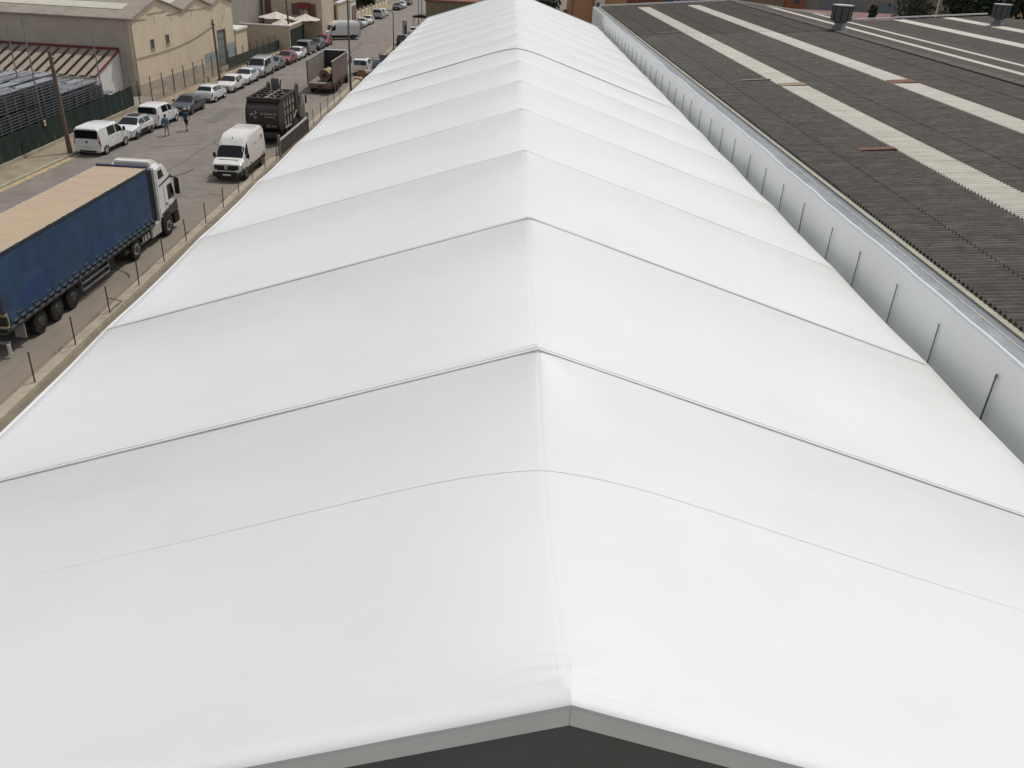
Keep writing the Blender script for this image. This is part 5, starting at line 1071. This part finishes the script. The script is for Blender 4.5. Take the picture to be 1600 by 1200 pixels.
for k, (y0, y1) in enumerate(((139, 149), (166.5, 185), (186, 205))):
    g = thing('garden_wall', ['low tan garden wall with piers behind tall white van', 'low tan garden wall beyond pale gate house', 'low tan garden wall at far street end'][k], 'wall', (XL(y0) - 2.3, y0, 0), D)
    MB().box(-.15, .15, 0, y1 - y0, 0, 1.3).build('wall', tanw, g)
    for q in range(int((y1 - y0) / 4) + 1): MB().box(-.22, .22, q * 4 - .2, q * 4 + .2, 0, 1.75).build('pier', creamw, g)
# brown warehouse behind the tent's far gable
house('olive_warehouse', 'olive brown warehouse wall with red coping behind far end of tent', -11.2, 4.0, 118, 150, 7.2, olivew, roofm=redbrick, wins=((-9, -7, 2, 4, oldg, 'y'),))
# right of the tent, behind the corrugated roof
house('ochre_house', 'ochre fronted house seen between tent and corrugated roof', 8.2, 11.2, 122, 132, 9.5, orangew, wins=((8.25, 8.5, 3.5, 9, redbrick, 'y'),), roofm=whitew)
house('white_stair_block', 'narrow white block beside ochre fronted house', 11.3, 12.6, 121, 130, 10, whitew, wins=((11.5, 11.9, 6, 8, oldg, 'y'),))
house('ochre_shop', 'ochre shop wall beyond warehouse verge beside brick wall', 12.7, 16.0, 124, 134, 10, orangew, wins=((13.2, 14.6, 3, 5, oldg, 'y'),))
house('brick_shop', 'dark red brick building beside purple shop sign', 16.1, 21.2, 124, 136, 10, redbrick, wins=((17, 18.4, 4, 6, oldg, 'y'), (19, 20.4, 4, 6, oldg, 'y')))
hs_ = house('sign_shop', 'grey building carrying a purple blue shop sign', 21.3, 29.6, 124, 136, 10, greyw, wins=tuple((a, a + 1.0, 8.4, 9.5, gp, 'y') for a in (26, 27.6)))
sg_ = MB().box(-4.1, 0.2, -.16, -.06, 8.05, 9.7).build('shop_sign', purple, hs_); text('sign_lettering', 'L.Bous', 1.0, whitew, sg_, (-1.7, -.175, 8.75), (R(90), 0, 0))
house('brown_flats', 'dark brown flats with three pale windows behind roof ridge', 32.5, 38.2, 126, 138, 13, brownw, wins=tuple((a, a + 1.4, z, z + 1.3, gp, 'y') for a in (32.8, 34.7, 36.5) for z in (4.5, 6.9, 9.3)))
house('orange_block', 'narrow orange red block between brown flats and grey garages', 38.3, 41.2, 126, 138, 13, mat('orange_red_wall', (.36, .12, .06), .9, var=.1), wins=((39.4, 40.5, 8.8, 10.2, oldg, 'y'), (39.4, 40.5, 5.8, 7.2, oldg, 'y')))
house('grey_garages', 'long grey concrete building with pale shutter doors', 41.3, 57, 127, 139, 13, greyw, wins=((43.5, 46, 7.6, 9.6, gp, 'y'), (47.5, 50, 7.6, 9.6, gp, 'y'), (52, 54.5, 7.6, 9.6, gp, 'y'), (42, 44, 10.4, 12, oldg, 'y')))
house('rose_roofed_store', 'low store with rose coloured flat roof behind roof ridge', 35.5, 51.0, 104, 120, 8.3, redbrick, roofm=roseroof)
house('tan_apartments', 'tan apartment block with dark slit windows behind trees', 60, 84, 150, 166, 16, mat('apartment_tan', (.34, .285, .22), .9, var=.08), wins=tuple((a, a + .9, z, z + 1.5, oldg, 'y') for a in (63, 66, 69, 72, 77) for z in (6.5, 9.3, 12.2)))
house('ochre_apartments', 'ochre apartment block with brown balconies at scene edge', 79, 104, 140, 156, 18, mat('apartment_ochre', (.45, .30, .19), .9, var=.08), wins=tuple((a, a + 1.5, z, z + 1.5, shut, 'y') for a in (80, 83.5, 87, 90.5) for z in (7, 9.8, 12.6)))
def tree(label, x, y, h, r_, lm, n=2600, trunk=.22, low=.25, conif=False, size=.28):
    t = thing('tree', label, 'tree', (x, y, 0))
    tb_ = MB().tube([(0, 0, 0), (.1, .05, h * .35), (-.05, .1, h * .8)], [trunk, trunk * .75, trunk * .2], 8)
    clumps = []
    for k in range(26):
        u = random.random(); a = random.uniform(0, 6.28); z = h * (low + (1 - low) * u)
        rad = r_ * ((1 - u) ** .8 + .06 if conif else math.sin(PI * (.12 + .8 * u)) ** .7) * random.uniform(.35, .95)
        c = Vector((rad * math.cos(a), rad * math.sin(a), z)); clumps.append((c, r_ * random.uniform(.25, .45)))
        if k < 9: tb_.tube([(0, .05, z * .7), tuple(c * .6 + Vector((0, 0, z * .3))), tuple(c)], [trunk * .35, trunk * .2, .02], 5)
    tb_.build('trunk', bark, t)
    cr = MB()
    for k in range(n):
        c, q = random.choice(clumps); d = Vector((random.gauss(0, 1), random.gauss(0, 1), random.gauss(0, .8))).normalized() * q * random.random() ** .4
        p = c + d; a = Vector((random.gauss(0, 1), random.gauss(0, 1), random.gauss(0, .6))).normalized(); b = a.orthogonal().normalized(); sz = size * random.uniform(.5, 1.3)
        b = Matrix.Rotation(random.uniform(0, 6.28), 3, a) @ b; e = a.cross(b)
        cr.quad(tuple(p - b * sz), tuple(p + e * sz * .5), tuple(p + b * sz), tuple(p - e * sz * .5))
    cr.build('crown', lm, t, recalc=False, smooth=False); return t
tree('grey green rounded tree beside white lamp post behind ridge ventilator', 50.5, 112, 12.5, 4.6, leaft, 3200, low=.35)
tree('bright green bush between grey tree and dark cypress mass', 53.8, 106, 9.9, 2.0, leafg, 1600, low=.4)
tree('large very dark evergreen behind second roof', 57.2, 108, 15.5, 5.0, leafd, 9000, low=.3, size=.36)
tree('broad very dark evergreen joined to another behind second roof', 62.8, 109, 15.5, 5.0, leafd, 9000, low=.3, size=.36)
tree('small dark cypress beside grey garages', 43.5, 107, 10.2, 1.1, leafd, 900, low=.3, conif=True)
tree('low dark shrub tree between tent end and ochre house', 4.8, 116, 8.6, 2.6, leafd, 1800, low=.3)
for k, (x, y, h, r_) in enumerate(((-36.5, 156, 4.2, 2.0), (-31.5, 187, 5.0, 2.4), (-29.5, 189.5, 4.0, 1.6), (-34.5, 142.5, 3.6, 1.5), (-31.0, 207, 6.5, 2.8))):
    tree(['dark tree behind blue roofed shed', 'dark street tree before far cream villa', 'small dark street tree beside far garden wall', 'low dark tree behind cream house', 'farthest dark tree at end of garden walls'][k], x, y, h, r_, leafd if k % 2 else leafg, 1500, .12, .3)
lp = thing('white_lamp_post', 'thin pale lamp post before grey green tree', 'lamp post', (46.8, 98, 0)); MB().tube([(0, 0, 0), (0, 0, 12.5)], .06, 6).build('column', whitew, lp); MB().box(-.2, .2, -.15, .15, 12.5, 12.75).build('lantern', whitew, lp)
struct('far_pavement', MB().grid(lambda y, t: (-12 + 24 * t, y, .006), ramp(76, 117.8, 4), (0, 1)), sand)
